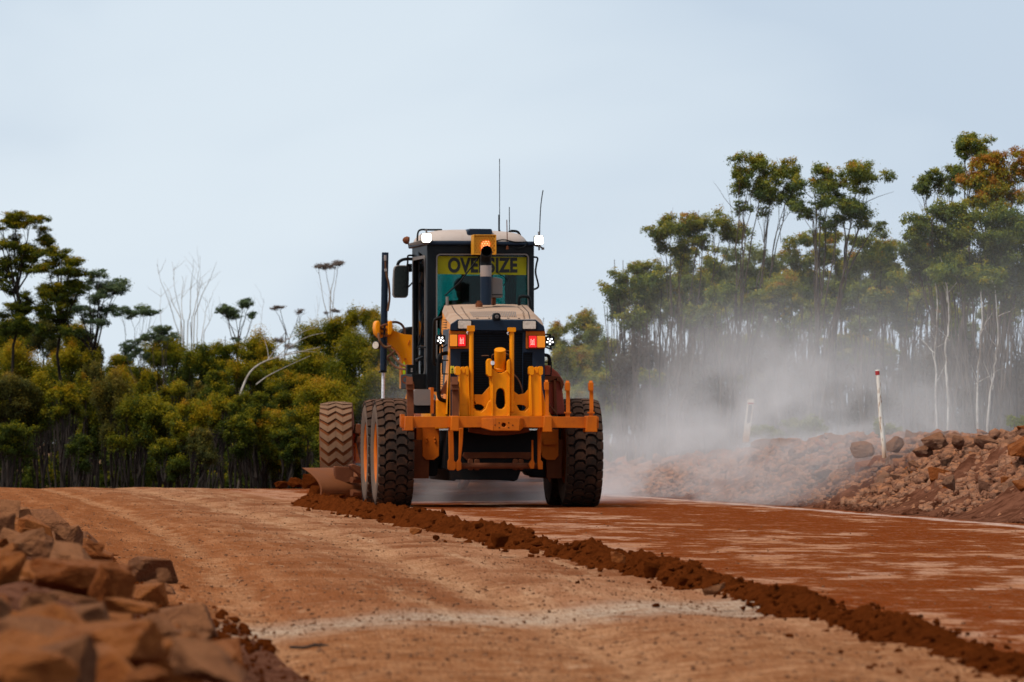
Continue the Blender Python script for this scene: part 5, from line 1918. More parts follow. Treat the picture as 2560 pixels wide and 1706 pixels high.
# flashing beacon in an orange mesh guard
mb = MB()
mb.rect(FR, 1186, 589, 1239, 635, CB - .10, CB - .05, 2)
bc = gp(mb, 'beacon', M['beaconcore'] if False else M['black'], bevel=.004)
mb = MB()
bx0, bx1, by0, by1 = 1184.5, 1240.5, 588, 637
outer = [(bx0, by0), (bx1, by0), (bx1, by1), (bx0, by1)]
hx = []
r_ = 3.35
row, y = 0, by0 + 4.6
while y < by1 - 3:
    x = bx0 + 4.5 + (0 if row % 2 == 0 else 3.3)
    while x < bx1 - 3:
        hx.append([(x + 2.75 * math.cos(math.radians(60 * k + 30)), y + 2.75 * math.sin(math.radians(60 * k + 30))) for k in range(6)])
        x += 6.6
    y += 5.6
    row += 1
mb.poly(FR, outer, CB - .25, CB - .244, hx)
gp(mb, 'mesh_guard', M['beaconmesh'], bc, bevel=0)
mb = MB()
for a, b, c_, d in ((bx0 - 1, by0 - 1, bx0 + 1.5, by1), (bx1 - 1.5, by0, bx1 + .5, by1), (bx0, by0 - 1.2, bx1, by0 + .8), (bx0, by1 - 1.2, bx1, by1)):
    mb.rect(FR, a, b, c_, d, CB - .258, CB - .10)
gp(mb, 'guard_frame', M['beaconmesh'], bc, bevel=.002)
mb = MB()
mb.rect(FR, bx0 + 1, by0 + 1, bx1 - 1, by1 - 1, CB - .232, CB - .2)
gp(mb, 'beacon_backing', M['beaconmesh'], bc, bevel=0)
mb = MB()
mb.poly(FR, [(1203, 626), (1203, 612), (1206, 605), (1212, 603), (1222, 603), (1225, 610), (1226, 626)], CB - .2435, CB - .234)
gp(mb, 'beacon_lamp', M['beaconcore'], bc, bevel=.003)
# oversize sign behind the rear glass
mb = MB()
mb.poly(FR, [(1093, 640.5), (1316.5, 643.5), (1315.5, 688), (1093, 685.5)], CB + .040, CB + .046)
sign = gp(mb, 'oversize_sign', M['signyellow'], bevel=0)
txt = bpy.data.curves.new('lettering', 'FONT')
txt.body = 'OVERSIZE'
txt.align_x = 'CENTER'
txt.offset = 0.042
txt.extrude = 0.001
txt.space_character = 1.06
to = bpy.data.objects.new('tmp_text', txt)
COL.objects.link(to)
bpy.context.view_layer.update()
tm = bpy.data.meshes.new_from_object(to.evaluated_get(bpy.context.evaluated_depsgraph_get()))
bpy.data.objects.remove(to)
xs = [v.co.x for v in tm.vertices]
ys = [v.co.y for v in tm.vertices]
x0, x1, y0, y1 = min(xs), max(xs), min(ys), max(ys)
for v in tm.vertices:
    fx, fy = (v.co.x - x0) / (x1 - x0), (v.co.y - y0) / (y1 - y0)
    px, py = 1120 + fx * 173.5, 682.5 - fy * 38.5
    v.co = FR.p(px, py, CB + .0375) + Vector((0, v.co.z * .5, 0)) - G0
tm.materials.append(M['signblack'])
tm.name = 'lettering'
lo = bpy.data.objects.new('lettering', tm)
COL.objects.link(lo)
lo.parent = sign

# cab furniture
mb = MB()
sx0, sx1 = FR.at(1155, 700, CB + .45)[0], FR.at(1226, 700, CB + .45)[0]
zs2 = lambda py: FR.at(1180, py, CB + .45)[1]
mb.prism(FR, rrect(sx0, ZF + .42, sx1, zs2(690), .06, 4), CB + .40, CB + .50)
mb.slab(FR, [(sx0, CB + .40), (sx1, CB + .40), (sx1, CB + .92), (sx0, CB + .92)], ZF + .38, ZF + .50)
mb.box(FR, (sx0 + sx1) / 2 - .10, (sx0 + sx1) / 2 + .10, CB + .5, CB + .8, ZF + .02, ZF + .38)
gp(mb, 'driver_seat', M['seat'], cab, bevel=.02, seg=3)
mb = MB()
mb.slab(FR, [(cc - .16, CF - .34), (cc + .14, CF - .34), (cc + .10, CF - .22), (cc - .10, CF - .22)], ZF + .02, ZF + .72)
mb.sweep([FR.w(cc, CF - .3, ZF + .6), FR.w(cc, CF - .46, ZF + .83)], .025, 8)
gp(mb, 'steering_console', M['seat'], cab, bevel=.01)
# wiper, pipework on cab
mb = MB()
mb.tube(FR, [(1112, 740, CB - .02), (1150, 705, CB - .025), (1200, 640, CB - .02)], .010, 6, False)
gp(mb, 'wiper_arm', M['black'], cab, bevel=0)
mb = MB()
mb.tube(FR, [(1258, 716, CB - .02), (1270, 699, CB - .02), (1240, 680, CB - .02)], .006, 6, False)
gp(mb, 'wiper_arm', M['black'], cab, bevel=0)
mb = MB()
mb.tube(FR, [(1278, 712, CB + .5), (1276, 733, CB + .5), (1280, 740, CB + .5)], .012, 6)
gp(mb, 'wiper_arm', M['black'], cab, bevel=0)
# hand rails of the roof
mb = MB()
mb.tube(FR, [(1043, 606, CB + .4), (1044, 588, CB + .4), (1047, 578, CB + .4), (1055, 574.5, CB + .4), (1068, 575, CB + .4), (1104, 575, CB + .5)], .012, 8)
gp(mb, 'roof_rail', M['black'], cab, bevel=0)
mb = MB()
mb.tube(FR, [(1276, 578, CB + .7), (1290, 578.5, CB + .7), (1297, 583, CB + .7), (1301, 592, CB + .7)], .016, 8)
gp(mb, 'roof_rail', M['black'], cab, bevel=0)
# roof work lamps (lit)
for (x0, y0, x1, y1) in ((1055, 584, 1078, 606), (1337.5, 589.5, 1358, 612)):
    mb = MB()
    mb.rect(FR, x0 - 1, y0 - 1, x1 + 1, y1 + 1, CB - .10, CB - .03, 5)
    mb.tube(FR, [((x0 + x1) / 2, y0, CB - .06), ((x0 + x1) / 2 - 1, y0 - 10, CB - .06)], .012, 6, False)
    mb.rect(FR, x0 + 6, y1, x1 - 6, y1 + 5, CB - .08, CB)
    rl = gp(mb, 'roof_lamp', M['grey'], bevel=.004)
    mb = MB()
    mb.poly(FR, rrect(x0 + .5, y0 + .5, x1 - .5, y1 - .5, 4.5), CB - .108, CB - .10)
    gp(mb, 'lamp_lens', M['worklamp'], rl, bevel=0)
mb = MB()
mb.poly(FR, [(1024, 609), (1056, 600), (1082, 601), (1082, 607), (1034, 613.5), (1024, 614)], CB - .02, CB + .1)
mb.rect(FR, 1318, 604, 1352, 614, CB + .0, CB + .1)
mb.tube(FR, [(1334, 613, CB + .02), (1350, 617, CB + .02), (1358, 622, CB + .02)], .012, 6, False)
mb.rect(FR, 1347, 617, 1350, 626, CB, CB + .04)
mb.rect(FR, 1355, 619, 1361, 625, CB, CB + .04, 1.5)
gp(mb, 'lamp_bar', M['grey'], bevel=.003, split=True)
mb = MB()
ca = FR.p(1022, 602, CB + .05)
mb.lathe(ca, (-1, 0.2, 0.15), [(-.0, .046), (.03, .05), (.06, .036), (.078, .012)], 14)
gp(mb, 'marker_lamp', M['rust'], bevel=0)
# aerials
mb = MB()
mb.tube(FR, [(1249, 602, CB + .3), (1249, 576, CB + .3)], .012, 8, False)
mb.tube(FR, [(1249, 576, CB + .3), (1249, 397, CB + .3)], .0050, 6, False)
gp(mb, 'aerial', M['black'], bevel=0)
mb = MB()
mb.tube(FR, [(1268.5, 624, CB - .05), (1268.5, 616, CB - .05)], .016, 8, False)
mb.tube(FR, [(1268.5, 618, CB - .05), (1267, 550, CB - .04)], .006, 6, False)
gp(mb, 'aerial', M['rust'], bevel=0)
mb = MB()
mb.tube(FR, [(1273.6, 592, CB + .3), (1273.6, 577, CB + .3)], .013, 8, False)
mb.tube(FR, [(1273.6, 577, CB + .3), (1273.3, 518, CB + .3)], .0058, 6, False)
gp(mb, 'aerial', M['black'], bevel=0)
mb = MB()
mb.tube(FR, [(1247, 578, CB + .6), (1247, 537, CB + .6)], .0085, 6, False)
gp(mb, 'aerial', M['black'], bevel=0)
mb = MB()
mb.tube(FR, [(1349, 592, CB - .05), (1350, 550, CB - .05), (1352.5, 510, CB - .05), (1357.5, 476, CB - .05)], .0070, 6)
gp(mb, 'aerial', M['black'], bevel=0)
mb = MB()
mb.tube(FR, [(1240, 603, CB - .05), (1260, 600, CB - .05), (1290, 606, CB - .06), (1318, 605, CB - .05)], .008, 6)
mb.tube(FR, [(1318, 607, CB - .06), (1312, 617, CB - .06), (1300, 621, CB - .06), (1294, 622, CB - .06)], .010, 6)
gp(mb, 'aerial_cable', M['black'], bevel=0)
# mirror
mb = MB()
mp = [(984, 676), (986, 667), (993, 663.5), (1017, 663.5), (1023, 668), (1023, 700), (1021, 738), (1016, 745), (986, 745), (982, 738), (982.5, 700)]
mb.poly(FR, mp, CF - .15, CF - .09)
mi = gp(mb, 'wing_mirror', M['grey'], bevel=.015, seg=3)
mb = MB()
mb.poly(FR, [(986, 678), (989, 668), (994, 666), (1016, 666), (1020.5, 670), (1020.5, 700), (1018.5, 737), (1015, 742), (988, 742), (985, 737), (985.5, 700)], CF - .165, CF - .155)
gp(mb, 'mirror_glass', M['mirror'], mi, bevel=0)
mb = MB()
mb.tube(FR, [(994, 664, CF - .1), (997, 656, CF - .1), (1006, 650, CF - .1), (1018, 648, CF - .1), (1030, 648, CF - .1)], .020, 8)
mb.tube(FR, [(1018, 690, CF - .2), (1019.5, 650, CF - .2), (1020.5, 640, CF - .2), (1030, 639, CF - .1), (1036, 640, CF - .1)], .012, 8)
mb.tube(FR, [(1018, 690, CF - .2), (1016, 710, CF - .2), (1020, 718, CF - .2), (1030, 708, CF - .1)], .010, 8)
mb.rect(FR, 1020, 660, 1030, 680, CF - .12, CF)
gp(mb, 'mirror_bracket', M['black'], mi, bevel=.004)
mb = MB()
mb.tube(FR, [(1334, 643, CB + .1), (1344, 646, CB + .1), (1341, 662, CB + .1), (1339, 682, CB + .1), (1344, 704, CB + .1), (1346, 716, CB + .1), (1342, 721, CB + .1), (1334, 724, CB + .1)], .012, 8)
gp(mb, 'cab_handrail', M['black'], cab, bevel=0)
mb = MB()                                       # hinge and latch work low on the door
mb.poly(FR, [(1018, 912), (1040, 912), (1040, 940), (1018, 940)], CB + .9, CB + 1.0)
mb.poly(FR, [(1043, 898), (1060, 890), (1062, 900), (1046, 904)], CB + .2, CB + .4)
mb.tube(FR, [(1046, 866, CB + .3), (1052, 845, CB + .3), (1056, 806, CB + .3), (1058, 784, CB + .3)], .014, 6)
mb.tube(FR, [(1044, 868, CB + .3), (1056, 868, CB + .2), (1066, 869, CB + .1)], .012, 6)
mb.rect(FR, 1030, 935, 1072, 972, CB + .1, CB + .9)
gp(mb, 'door_latch', M['black'], bevel=.006)
mb = MB()
mb.rect(FR, 1028, 921, 1031.5, 925, CB + .88, CB + .9, 1)
mb.rect(FR, 1028, 926.5, 1031.5, 930.5, CB + .88, CB + .9, 1)
mb.rect(FR, 1028, 936, 1031, 950, CB + .88, CB + .9, 1)
gp(mb, 'latch_bolt', M['pale'], bevel=.002)
mb = MB()
mb.lathe(R.p(1014, 950, 1.6), (0, -1, 0), [(-.01, .05), (.01, .05), (.01, .032), (-.01, .032), (-.01, .05)], 18, closed=True)
gp(mb, 'shackle', M['rust'], bevel=0)

# ---------------- front frame, blade lift arm and cylinder
LA = 2.55
mb = MB()
mb.poly(FR, [(962, 838), (970, 826), (981.6, 825.5), (995, 831), (1010, 836), (1034, 838), (1046, 842), (1046, 950), (1021, 951), (1016, 962), (1003.6, 972), (1003.6, 896), (999, 886), (992, 877), (978.7, 866.6), (966, 854), (958, 844.6)], LA, LA + .16)
arm = gp(mb, 'lift_arm', M['yellow'], bevel=.025, seg=3)
mb = MB()
mb.poly(FR, [(938, 818), (939.5, 808), (943, 801.5), (949, 803), (951, 812), (951, 838), (946, 842), (940, 834)], LA - .12, LA + .10)
mb.poly(FR, [(970, 812), (972, 804), (976, 801.5), (981, 804), (982.5, 826), (978, 838), (970, 838)], LA - .12, LA + .10)
mb.poly(FR, [(944, 826), (956, 814), (972, 811), (976, 826), (968, 842), (950, 846), (943, 838)], LA - .06, LA + .14)
gp(mb, 'arm_yoke', M['yellow'], arm, bevel=.014, seg=3)
mb = MB()
for q in ((956, 822), (964, 824), (956, 834), (970, 836), (963, 840)):
    mb.rect(FR, q[0] - 3, q[1] - 3, q[0] + 3, q[1] + 3, LA - .09, LA - .05, 1.5)
mb.tube(FR, [(946, 830, LA - .1), (950, 818, LA - .1), (965, 812, LA - .1), (976, 813, LA - .1)], .016, 8)
gp(mb, 'yoke_fitting', M['rust'], arm, bevel=.004)
mb = MB()
mb.poly(FR, ell(1010.2, 924.5, 3.2, 20, 20), LA - .006, LA)
gp(mb, 'reflective_sticker', M['hivis'], arm, bevel=0)
mb = MB()
mb.poly(FR, ell(1013.5, 898, 3, 3, 10), LA - .02, LA)
mb.poly(FR, [(1019, 862), (1024, 850), (1025.5, 852), (1021, 863)], LA - .01, LA)
gp(mb, 'arm_bolt', M['orange'], arm, bevel=0)
LC = LA - .02
mb = MB()
mb.tube(FR, [(958.5, 927, LC), (963, 631.5, LC)], 8.5 / FPX * 74.4, 22, False)
cyl = gp(mb, 'lift_cylinder', M['navy'], bevel=.006)
mb = MB()
mb.tube(FR, [(957.5, 1012, LC), (958.4, 927, LC)], 4.3 / FPX * 74.4, 16, False)
gp(mb, 'chrome_rod', M['chrome'], cyl, bevel=0)
mb = MB()
mb.tube(FR, [(963.5, 640, LC - .06), (963.5, 655, LC - .07), (964, 676, LC - .07)], .012, 8)
mb.tube(FR, [(964, 668, LC - .07), (967, 690, LC - .07), (972, 710, LC - .06), (974, 740, LC - .05), (972, 762, LC - .04), (969, 778, LC - .04)], .014, 8)
gp(mb, 'cylinder_pipe', M['hose'], cyl, bevel=0)
mb = MB()
mb.rect(FR, 961, 638, 966, 652, LC - .085, LC - .05, 1)
mb.rect(FR, 962, 672, 967, 679, LC - .085, LC - .05, 1)
gp(mb, 'pipe_fitting', M['pale'], cyl, bevel=.003)
mb = MB()
mb.rect(FR, 951, 927, 967, 932, LC - .07, LC + .07, 2)
gp(mb, 'rod_gland', M['black'], cyl, bevel=.006)
mb = MB()
mb.lathe(FR.p(942, 863, LA + .1), (-.35, -.9, 0), [(-.10, .035), (-.06, .055), (.03, .056), (.035, .05)], 18)
sl = gp(mb, 'side_lamp', M['black'], bevel=0)
mb = MB()
mb.lathe(FR.p(940, 863.5, LA + .07), (-.5, -.85, 0), [(0, .046), (.012, .046)], 14)
gp(mb, 'lamp_lens', M['headlens'], sl, bevel=0)
mb = MB()
for pts in ([(946, 834, 2.4), (948, 850, 2.35), (955, 862, 2.35), (964, 868, 2.35), (978, 866, 2.35)],
            [(980, 806, 2.5), (992, 806, 2.6), (1004, 812, 2.6), (1011, 824, 2.6), (1012, 836, 2.6)],
            [(972, 872, 2.5), (984, 892, 2.5), (1000, 909, 2.4), (1018, 918, 2.2)],
            [(968, 895, 2.5), (978, 908, 2.5), (994, 920, 2.4), (1018, 924, 2.2)],
            [(968, 894, 2.5), (980, 884, 2.5), (988, 877, 2.5)]):
    mb.tube(FR, pts, .016, 8)
gp(mb, 'hydraulic_hose', M['hose'], arm, bevel=0)
mb = MB()                                       # dark mound of valves behind the lift arm
mb.poly(FR, [(1000, 836), (1008, 824), (1022, 817.5), (1040, 816), (1040, 840)], LA + .2, LA + .5)
gp(mb, 'saddle_housing', M['black'], bevel=.02)
mb = MB()                                       # gooseneck, circle, drawbar, front axle
mb.sweep(crom([FR.w(0, .1, 1.15), FR.w(0, 1.4, 1.3), FR.w(0, 2.6, 1.55), FR.w(0, 3.8, 1.45), FR.w(0, 4.5, 1.05), FR.w(0, 4.7, .8)], 4), .16, 8)
gp(mb, 'front_frame', M['yellow'], bevel=0)
mb = MB()
mb.sweep([FR.w(_fl + .2, FAX, .62), FR.w(-_fl - .2, FAX, .62)], .10, 12)
mb.box(FR, _fl + .22, _fl + .42, FAX - .12, FAX + .12, .5, .9)
gp(mb, 'front_axle', M['orange'], bevel=0)
mb = MB()
mb.poly(FR, [(892, 1060), (908, 1062), (910, 1085), (888, 1084)], FAX - .5, FAX - .3)
mb.poly(FR, [(893, 1094), (904, 1088), (908, 1104), (890, 1108)], FAX - .5, FAX - .3)
mb.tube(FR, [(892, 1075, FAX - .4), (896, 1110, FAX - .4), (905, 1150, FAX - .5)], .03, 6)
gp(mb, 'steering_link', M['rust'], bevel=.006)
mb = MB()
mb.lathe(FR.w(.0, 1.9, .72), (0, 0, 1), [(-.05, .60), (.05, .60), (.05, .48), (-.05, .48), (-.05, .60)], 40, closed=True)
mb.sweep([FR.w(-.35, 1.9, .75), FR.w(0, 4.2, .72)], .05, 8)
mb.sweep([FR.w(.35, 1.9, .75), FR.w(0, 4.2, .72)], .05, 8)
gp(mb, 'blade_circle', M['orange'], bevel=0)
# mould board : curved section swept from right-front to left-rear end
E0 = at(800, 1248, 73.0)
E1 = Vector((1.05, 75.6, 0.0))
E0.z = 0
bd = (E1 - E0).normalized()
bn = Vector((-bd.y, bd.x, 0))                   # faces forward-left
prof = []
for k in range(13):
    t = k / 12
    a = math.radians(-38 + 86 * t)
    prof.append((.10 - .62 * t + .92 * t * t, .02 + .43 * t))
mb = MB()
vs, fs = [], []
for e in (E0, E1):
    for u, z in prof:
        vs.append(e + bn * u + Vector((0, 0, z)))
    for u, z in reversed(prof):
        vs.append(e + bn * (u - .035) + Vector((0, 0, z)))
n = len(prof) * 2
fs = [(i, (i + 1) % n, n + (i + 1) % n, n + i) for i in range(n)] + [tuple(range(n)), tuple(range(2 * n - 1, n - 1, -1))]
mb.add(vs, fs)
bl = gp(mb, 'grader_blade', M['bladesteel'], bevel=.004)
mb = MB()
for t in (.16, .5):
    c = E0.lerp(E1, t)
    mb.sweep([c + bn * -.05 + Vector((0, 0, .2)), c + bn * -.35 + Vector((0, 0, .5))], .06, 8)
c = E0.lerp(E1, .10)
for z in (.14, .30):
    mb.sweep([c + bn * -.07 + Vector((0, 0, z)), E0.lerp(E1, .8) + bn * -.07 + Vector((0, 0, z))], .045, 6)
gp(mb, 'blade_rail', M['rust'], bl, bevel=0)
mb = MB()
mb.poly(FR, [(836, 1166), (872, 1168), (884, 1175), (884, 1206), (845, 1206), (838, 1196)], 1.55, 1.65)
mb.poly(FR, [(876, 1163), (884, 1160), (908, 1170), (908, 1202), (898, 1186), (880, 1172)], 1.3, 1.5)
gp(mb, 'blade_bracket', M['rust'], bl, bevel=.01)

# ---------------- operator
import bmesh


def skin_figure(name, joints, edges, mat, parent=None, origin=(0, 0, 0), sub=2):
    me = bpy.data.meshes.new(name)
    idx = {k: i for i, k in enumerate(joints)}
    me.from_pydata([Vector(j[0]) - Vector(origin) for j in joints.values()], [(idx[a], idx[b]) for a, b in edges], [])
    o = bpy.data.objects.new(name, me)
    COL.objects.link(o)
    m = o.modifiers.new('skin', 'SKIN')
    for j, s in zip(joints.values(), me.skin_vertices[0].data):
        s.radius = j[1] if isinstance(j[1], tuple) else (j[1], j[1])
    me.skin_vertices[0].data[0].use_root = True
    m.use_smooth_shade = True
    if sub:
        sm = o.modifiers.new('sub', 'SUBSURF')
        sm.levels = sm.render_levels = sub
    me.materials.append(mat)
    if parent is None:
        o.location = origin
    else:
        o.parent = parent
    return o


pc = FR.at(1158, 720, CB + .62)[0]
zc = ZF + .50
W = lambda x, y, z: FR.w(pc + x, CB + .62 + y, zc + z)
PO = W(0, 0, 0)
J = {'pelvis': (W(0, 0, .10), .13), 'waist': (W(0, .0, .26), (.15, .11)), 'chest': (W(-.01, .02, .44), (.18, .125)), 'neck': (W(-.01, .03, .58), .06), 'headbase': (W(-.01, .05, .67), .075), 'head': (W(-.01, .055, .76), .085), 'crown': (W(-.01, .05, .82), .06),
     'shl': (W(-.18, .03, .50), .075), 'ell': (W(-.27, .14, .26), .055), 'wrl': (W(-.13, .40, .30), .038), 'hl': (W(-.09, .46, .33), .035),
     'shr': (W(.17, .03, .50), .075), 'elr': (W(.26, .14, .26), .055), 'wrr': (W(.10, .40, .30), .038), 'hr': (W(.07, .46, .33), .035),
     'hipl': (W(-.10, .05, .08), .10), 'knl': (W(-.14, .46, .12), .075), 'anl': (W(-.13, .50, -.32), .05), 'tol': (W(-.13, .64, -.40), .04),
     'hipr': (W(.10, .05, .08), .10), 'knr': (W(.13, .46, .12), .075), 'anr': (W(.12, .50, -.32), .05), 'tor': (W(.12, .64, -.40), .04)}
ED = [('pelvis', 'waist'), ('waist', 'chest'), ('chest', 'neck'), ('neck', 'headbase'), ('headbase', 'head'), ('head', 'crown'), ('chest', 'shl'), ('shl', 'ell'), ('ell', 'wrl'), ('wrl', 'hl'),
      ('chest', 'shr'), ('shr', 'elr'), ('elr', 'wrr'), ('wrr', 'hr'), ('pelvis', 'hipl'), ('hipl', 'knl'), ('knl', 'anl'), ('anl', 'tol'), ('pelvis', 'hipr'), ('hipr', 'knr'), ('knr', 'anr'), ('anr', 'tor')]
person = skin_figure('person', J, ED, M['skin'], None, PO)
tag(person, 'operator in a green jacket seated in the grader cab, seen from behind', 'person')
JJ = {k: (v[0], (tuple(q + .016 for q in v[1]) if isinstance(v[1], tuple) else v[1] + .016)) for k, v in J.items() if k in ('pelvis', 'waist', 'chest', 'shl', 'ell', 'wrl', 'shr', 'elr', 'wrr')}
skin_figure('jacket', JJ, [e for e in ED if e[0] in JJ and e[1] in JJ], M['jacket'], person, PO)
JT = {k: (v[0], (v[1] if not isinstance(v[1], tuple) else v[1][0]) + .012) for k, v in J.items() if k in ('pelvis', 'hipl', 'knl', 'anl', 'hipr', 'knr', 'anr')}
skin_figure('trousers', JT, [e for e in ED if e[0] in JT and e[1] in JT], M['trousers'], person, PO)
mb = MB()
mb.lathe(W(-.01, .03, .70), (0, -.15, 1), [(0, .085), (.05, .105), (.11, .095), (.15, .06), (.165, .01)], 16)
mb.build('hair', M['hair'], person, origin=PO, bevel=0)

# ================================================================ ROCKS, SOIL, STAKES
import bmesh


def rock_mat(name, c0, c1, c2):
    m, n, b = base_mat(name)
    oc = n.new('ShaderNodeTexCoord').outputs['Object']
    rnd = n.new('ShaderNodeObjectInfo').outputs['Random']
    off = n.new('ShaderNodeVectorMath', operation='ADD')
    n.put(off.inputs[0], oc)
    cmb = n.new('ShaderNodeCombineXYZ')
    n.put(cmb.inputs[0], n.math('MULTIPLY', rnd, 37.0))
    n.put(off.inputs[1], cmb.outputs[0])
    v = off.outputs[0]
    a = n.noise(v, 1.6, 7, 0.65, .4)
    f = n.noise(v, 9, 6, 0.7)
    c = n.mix(n.step(n.math('ADD', a, n.math('MULTIPLY_ADD', rnd, .36, -.18)), .36, .64), c0, c1)
    c = n.mix(n.math('MULTIPLY', n.step(f, .55, .75), .5), c, c2)
    nz = n.sep(n.new('ShaderNodeNewGeometry').outputs['Normal'])[2]
    c = n.mix(n.math('MULTIPLY', n.math('MULTIPLY', n.step(nz, .3, .95), n.step(f, .3, .6)), .60), c, (0.54, 0.205, 0.082))  # up-facing faces painted paler orange, lit tops put into the colour
    n.put(b.inputs['Base Color'], c)
    b.inputs['Roughness'].default_value = .9
    b.inputs['Specular IOR Level'].default_value = .04
    n.put(b.inputs['Normal'], n.bump(n.math('ADD', a, n.math('MULTIPLY', f, .7)), .9, .2))
    return m


M['rock'] = rock_mat('iron_red_rock', (0.34, 0.092, 0.024), (0.56, 0.175, 0.045), (0.18, 0.062, 0.026))
M['rockgrey'] = rock_mat('grey_brown_rock', (0.28, 0.108, 0.048), (0.48, 0.195, 0.082), (0.17, 0.076, 0.040))
M['rockdust'] = rock_mat('dusty_rock', (0.25, 0.112, 0.066), (0.38, 0.195, 0.118), (0.13, 0.066, 0.042))
M['gravel'] = plain('dark_gravel', (0.15, 0.068, 0.036), .95, 0, 0)


def rock_mesh(seed, detail=1, flat=1.0):
    rng = random.Random(seed)
    bm = bmesh.new()
    for _ in range(rng.randint(11, 17)):
        p = Vector((rng.uniform(-1, 1), rng.uniform(-1, 1), rng.uniform(-1, 1)))
        k = max(abs(p.x), abs(p.y), abs(p.z))
        p = p / k * rng.uniform(.78, 1.0) if rng.random() < .75 else p.normalized()
        bm.verts.new((p.x, p.y, p.z * flat))
    r = bmesh.ops.convex_hull(bm, input=bm.verts)
    bmesh.ops.delete(bm, geom=[g for g in set(r['geom_interior'] + r['geom_unused']) if isinstance(g, bmesh.types.BMVert)], context='VERTS')
    bmesh.ops.dissolve_limit(bm, angle_limit=.22, verts=bm.verts, edges=bm.edges)
    if detail:
        bmesh.ops.bevel(bm, geom=list(bm.edges), offset=.05, segments=1, affect='EDGES', profile=.5)
        bmesh.ops.triangulate(bm, faces=bm.faces)
        if detail > 1:
            bmesh.ops.subdivide_edges(bm, edges=bm.edges, cuts=4, use_grid_fill=True)
            from mathutils import noise as mn
            for v in bm.verts:
                v.co += v.normal * (mn.fractal(v.co * 1.6 + Vector((seed, 0, 0)), .9, 2.1, 5) * .095 + abs(mn.noise(v.co * 4.5 + Vector((0, seed, 0)))) * -.06)
    bmesh.ops.triangulate(bm, faces=bm.faces)
    bmesh.ops.recalc_face_normals(bm, faces=bm.faces)
    return bm


def rock_arrays(seed, detail=0):
    bm = rock_mesh(seed, detail)
    bm.verts.ensure_lookup_table()
    v = np.array([list(x.co) for x in bm.verts])
    f = np.array([[q.index for q in x.verts] for x in bm.faces])
    bm.free()
    return v, f


def rot(rng):
    a, b_, c = rng.random(3) * np.array([6.28, .9, .9]) - np.array([0, .45, .45])
    ca, sa, cb, sb, cc_, sc = math.cos(a), math.sin(a), math.cos(b_), math.sin(b_), math.cos(c), math.sin(c)
    return np.array([[ca, -sa, 0], [sa, ca, 0], [0, 0, 1]]) @ np.array([[1, 0, 0], [0, cb, -sb], [0, sb, cb]]) @ np.array([[cc_, 0, sc], [0, 1, 0], [-sc, 0, cc_]])


SMALL = [rock_arrays(900 + k) for k in range(10)]
CLOD = [rock_arrays(950 + k, 1) for k in range(8)]


def scatter(name, P, S, mat, seed, protos, label, cat, squash=.75):
    rng = np.random.default_rng(seed)
    V, F, o = [], [], 0
    for p, s in zip(P, S):
        v, f = protos[int(rng.integers(len(protos)))]
        q = (v * np.array([1, .85, squash]) * s) @ rot(rng).T + p
        V.append(q)
        F.append(f + o)
        o += len(v)
    ob = mesh_np(name, np.concatenate(V), np.concatenate(F), mat)
    return tag(ob, label, cat, kind='stuff')


def to_mesh(bm, name, mat):
    me = bpy.data.meshes.new(name)
    bm.to_mesh(me)
    bm.free()
    me.materials.append(mat)
    return me


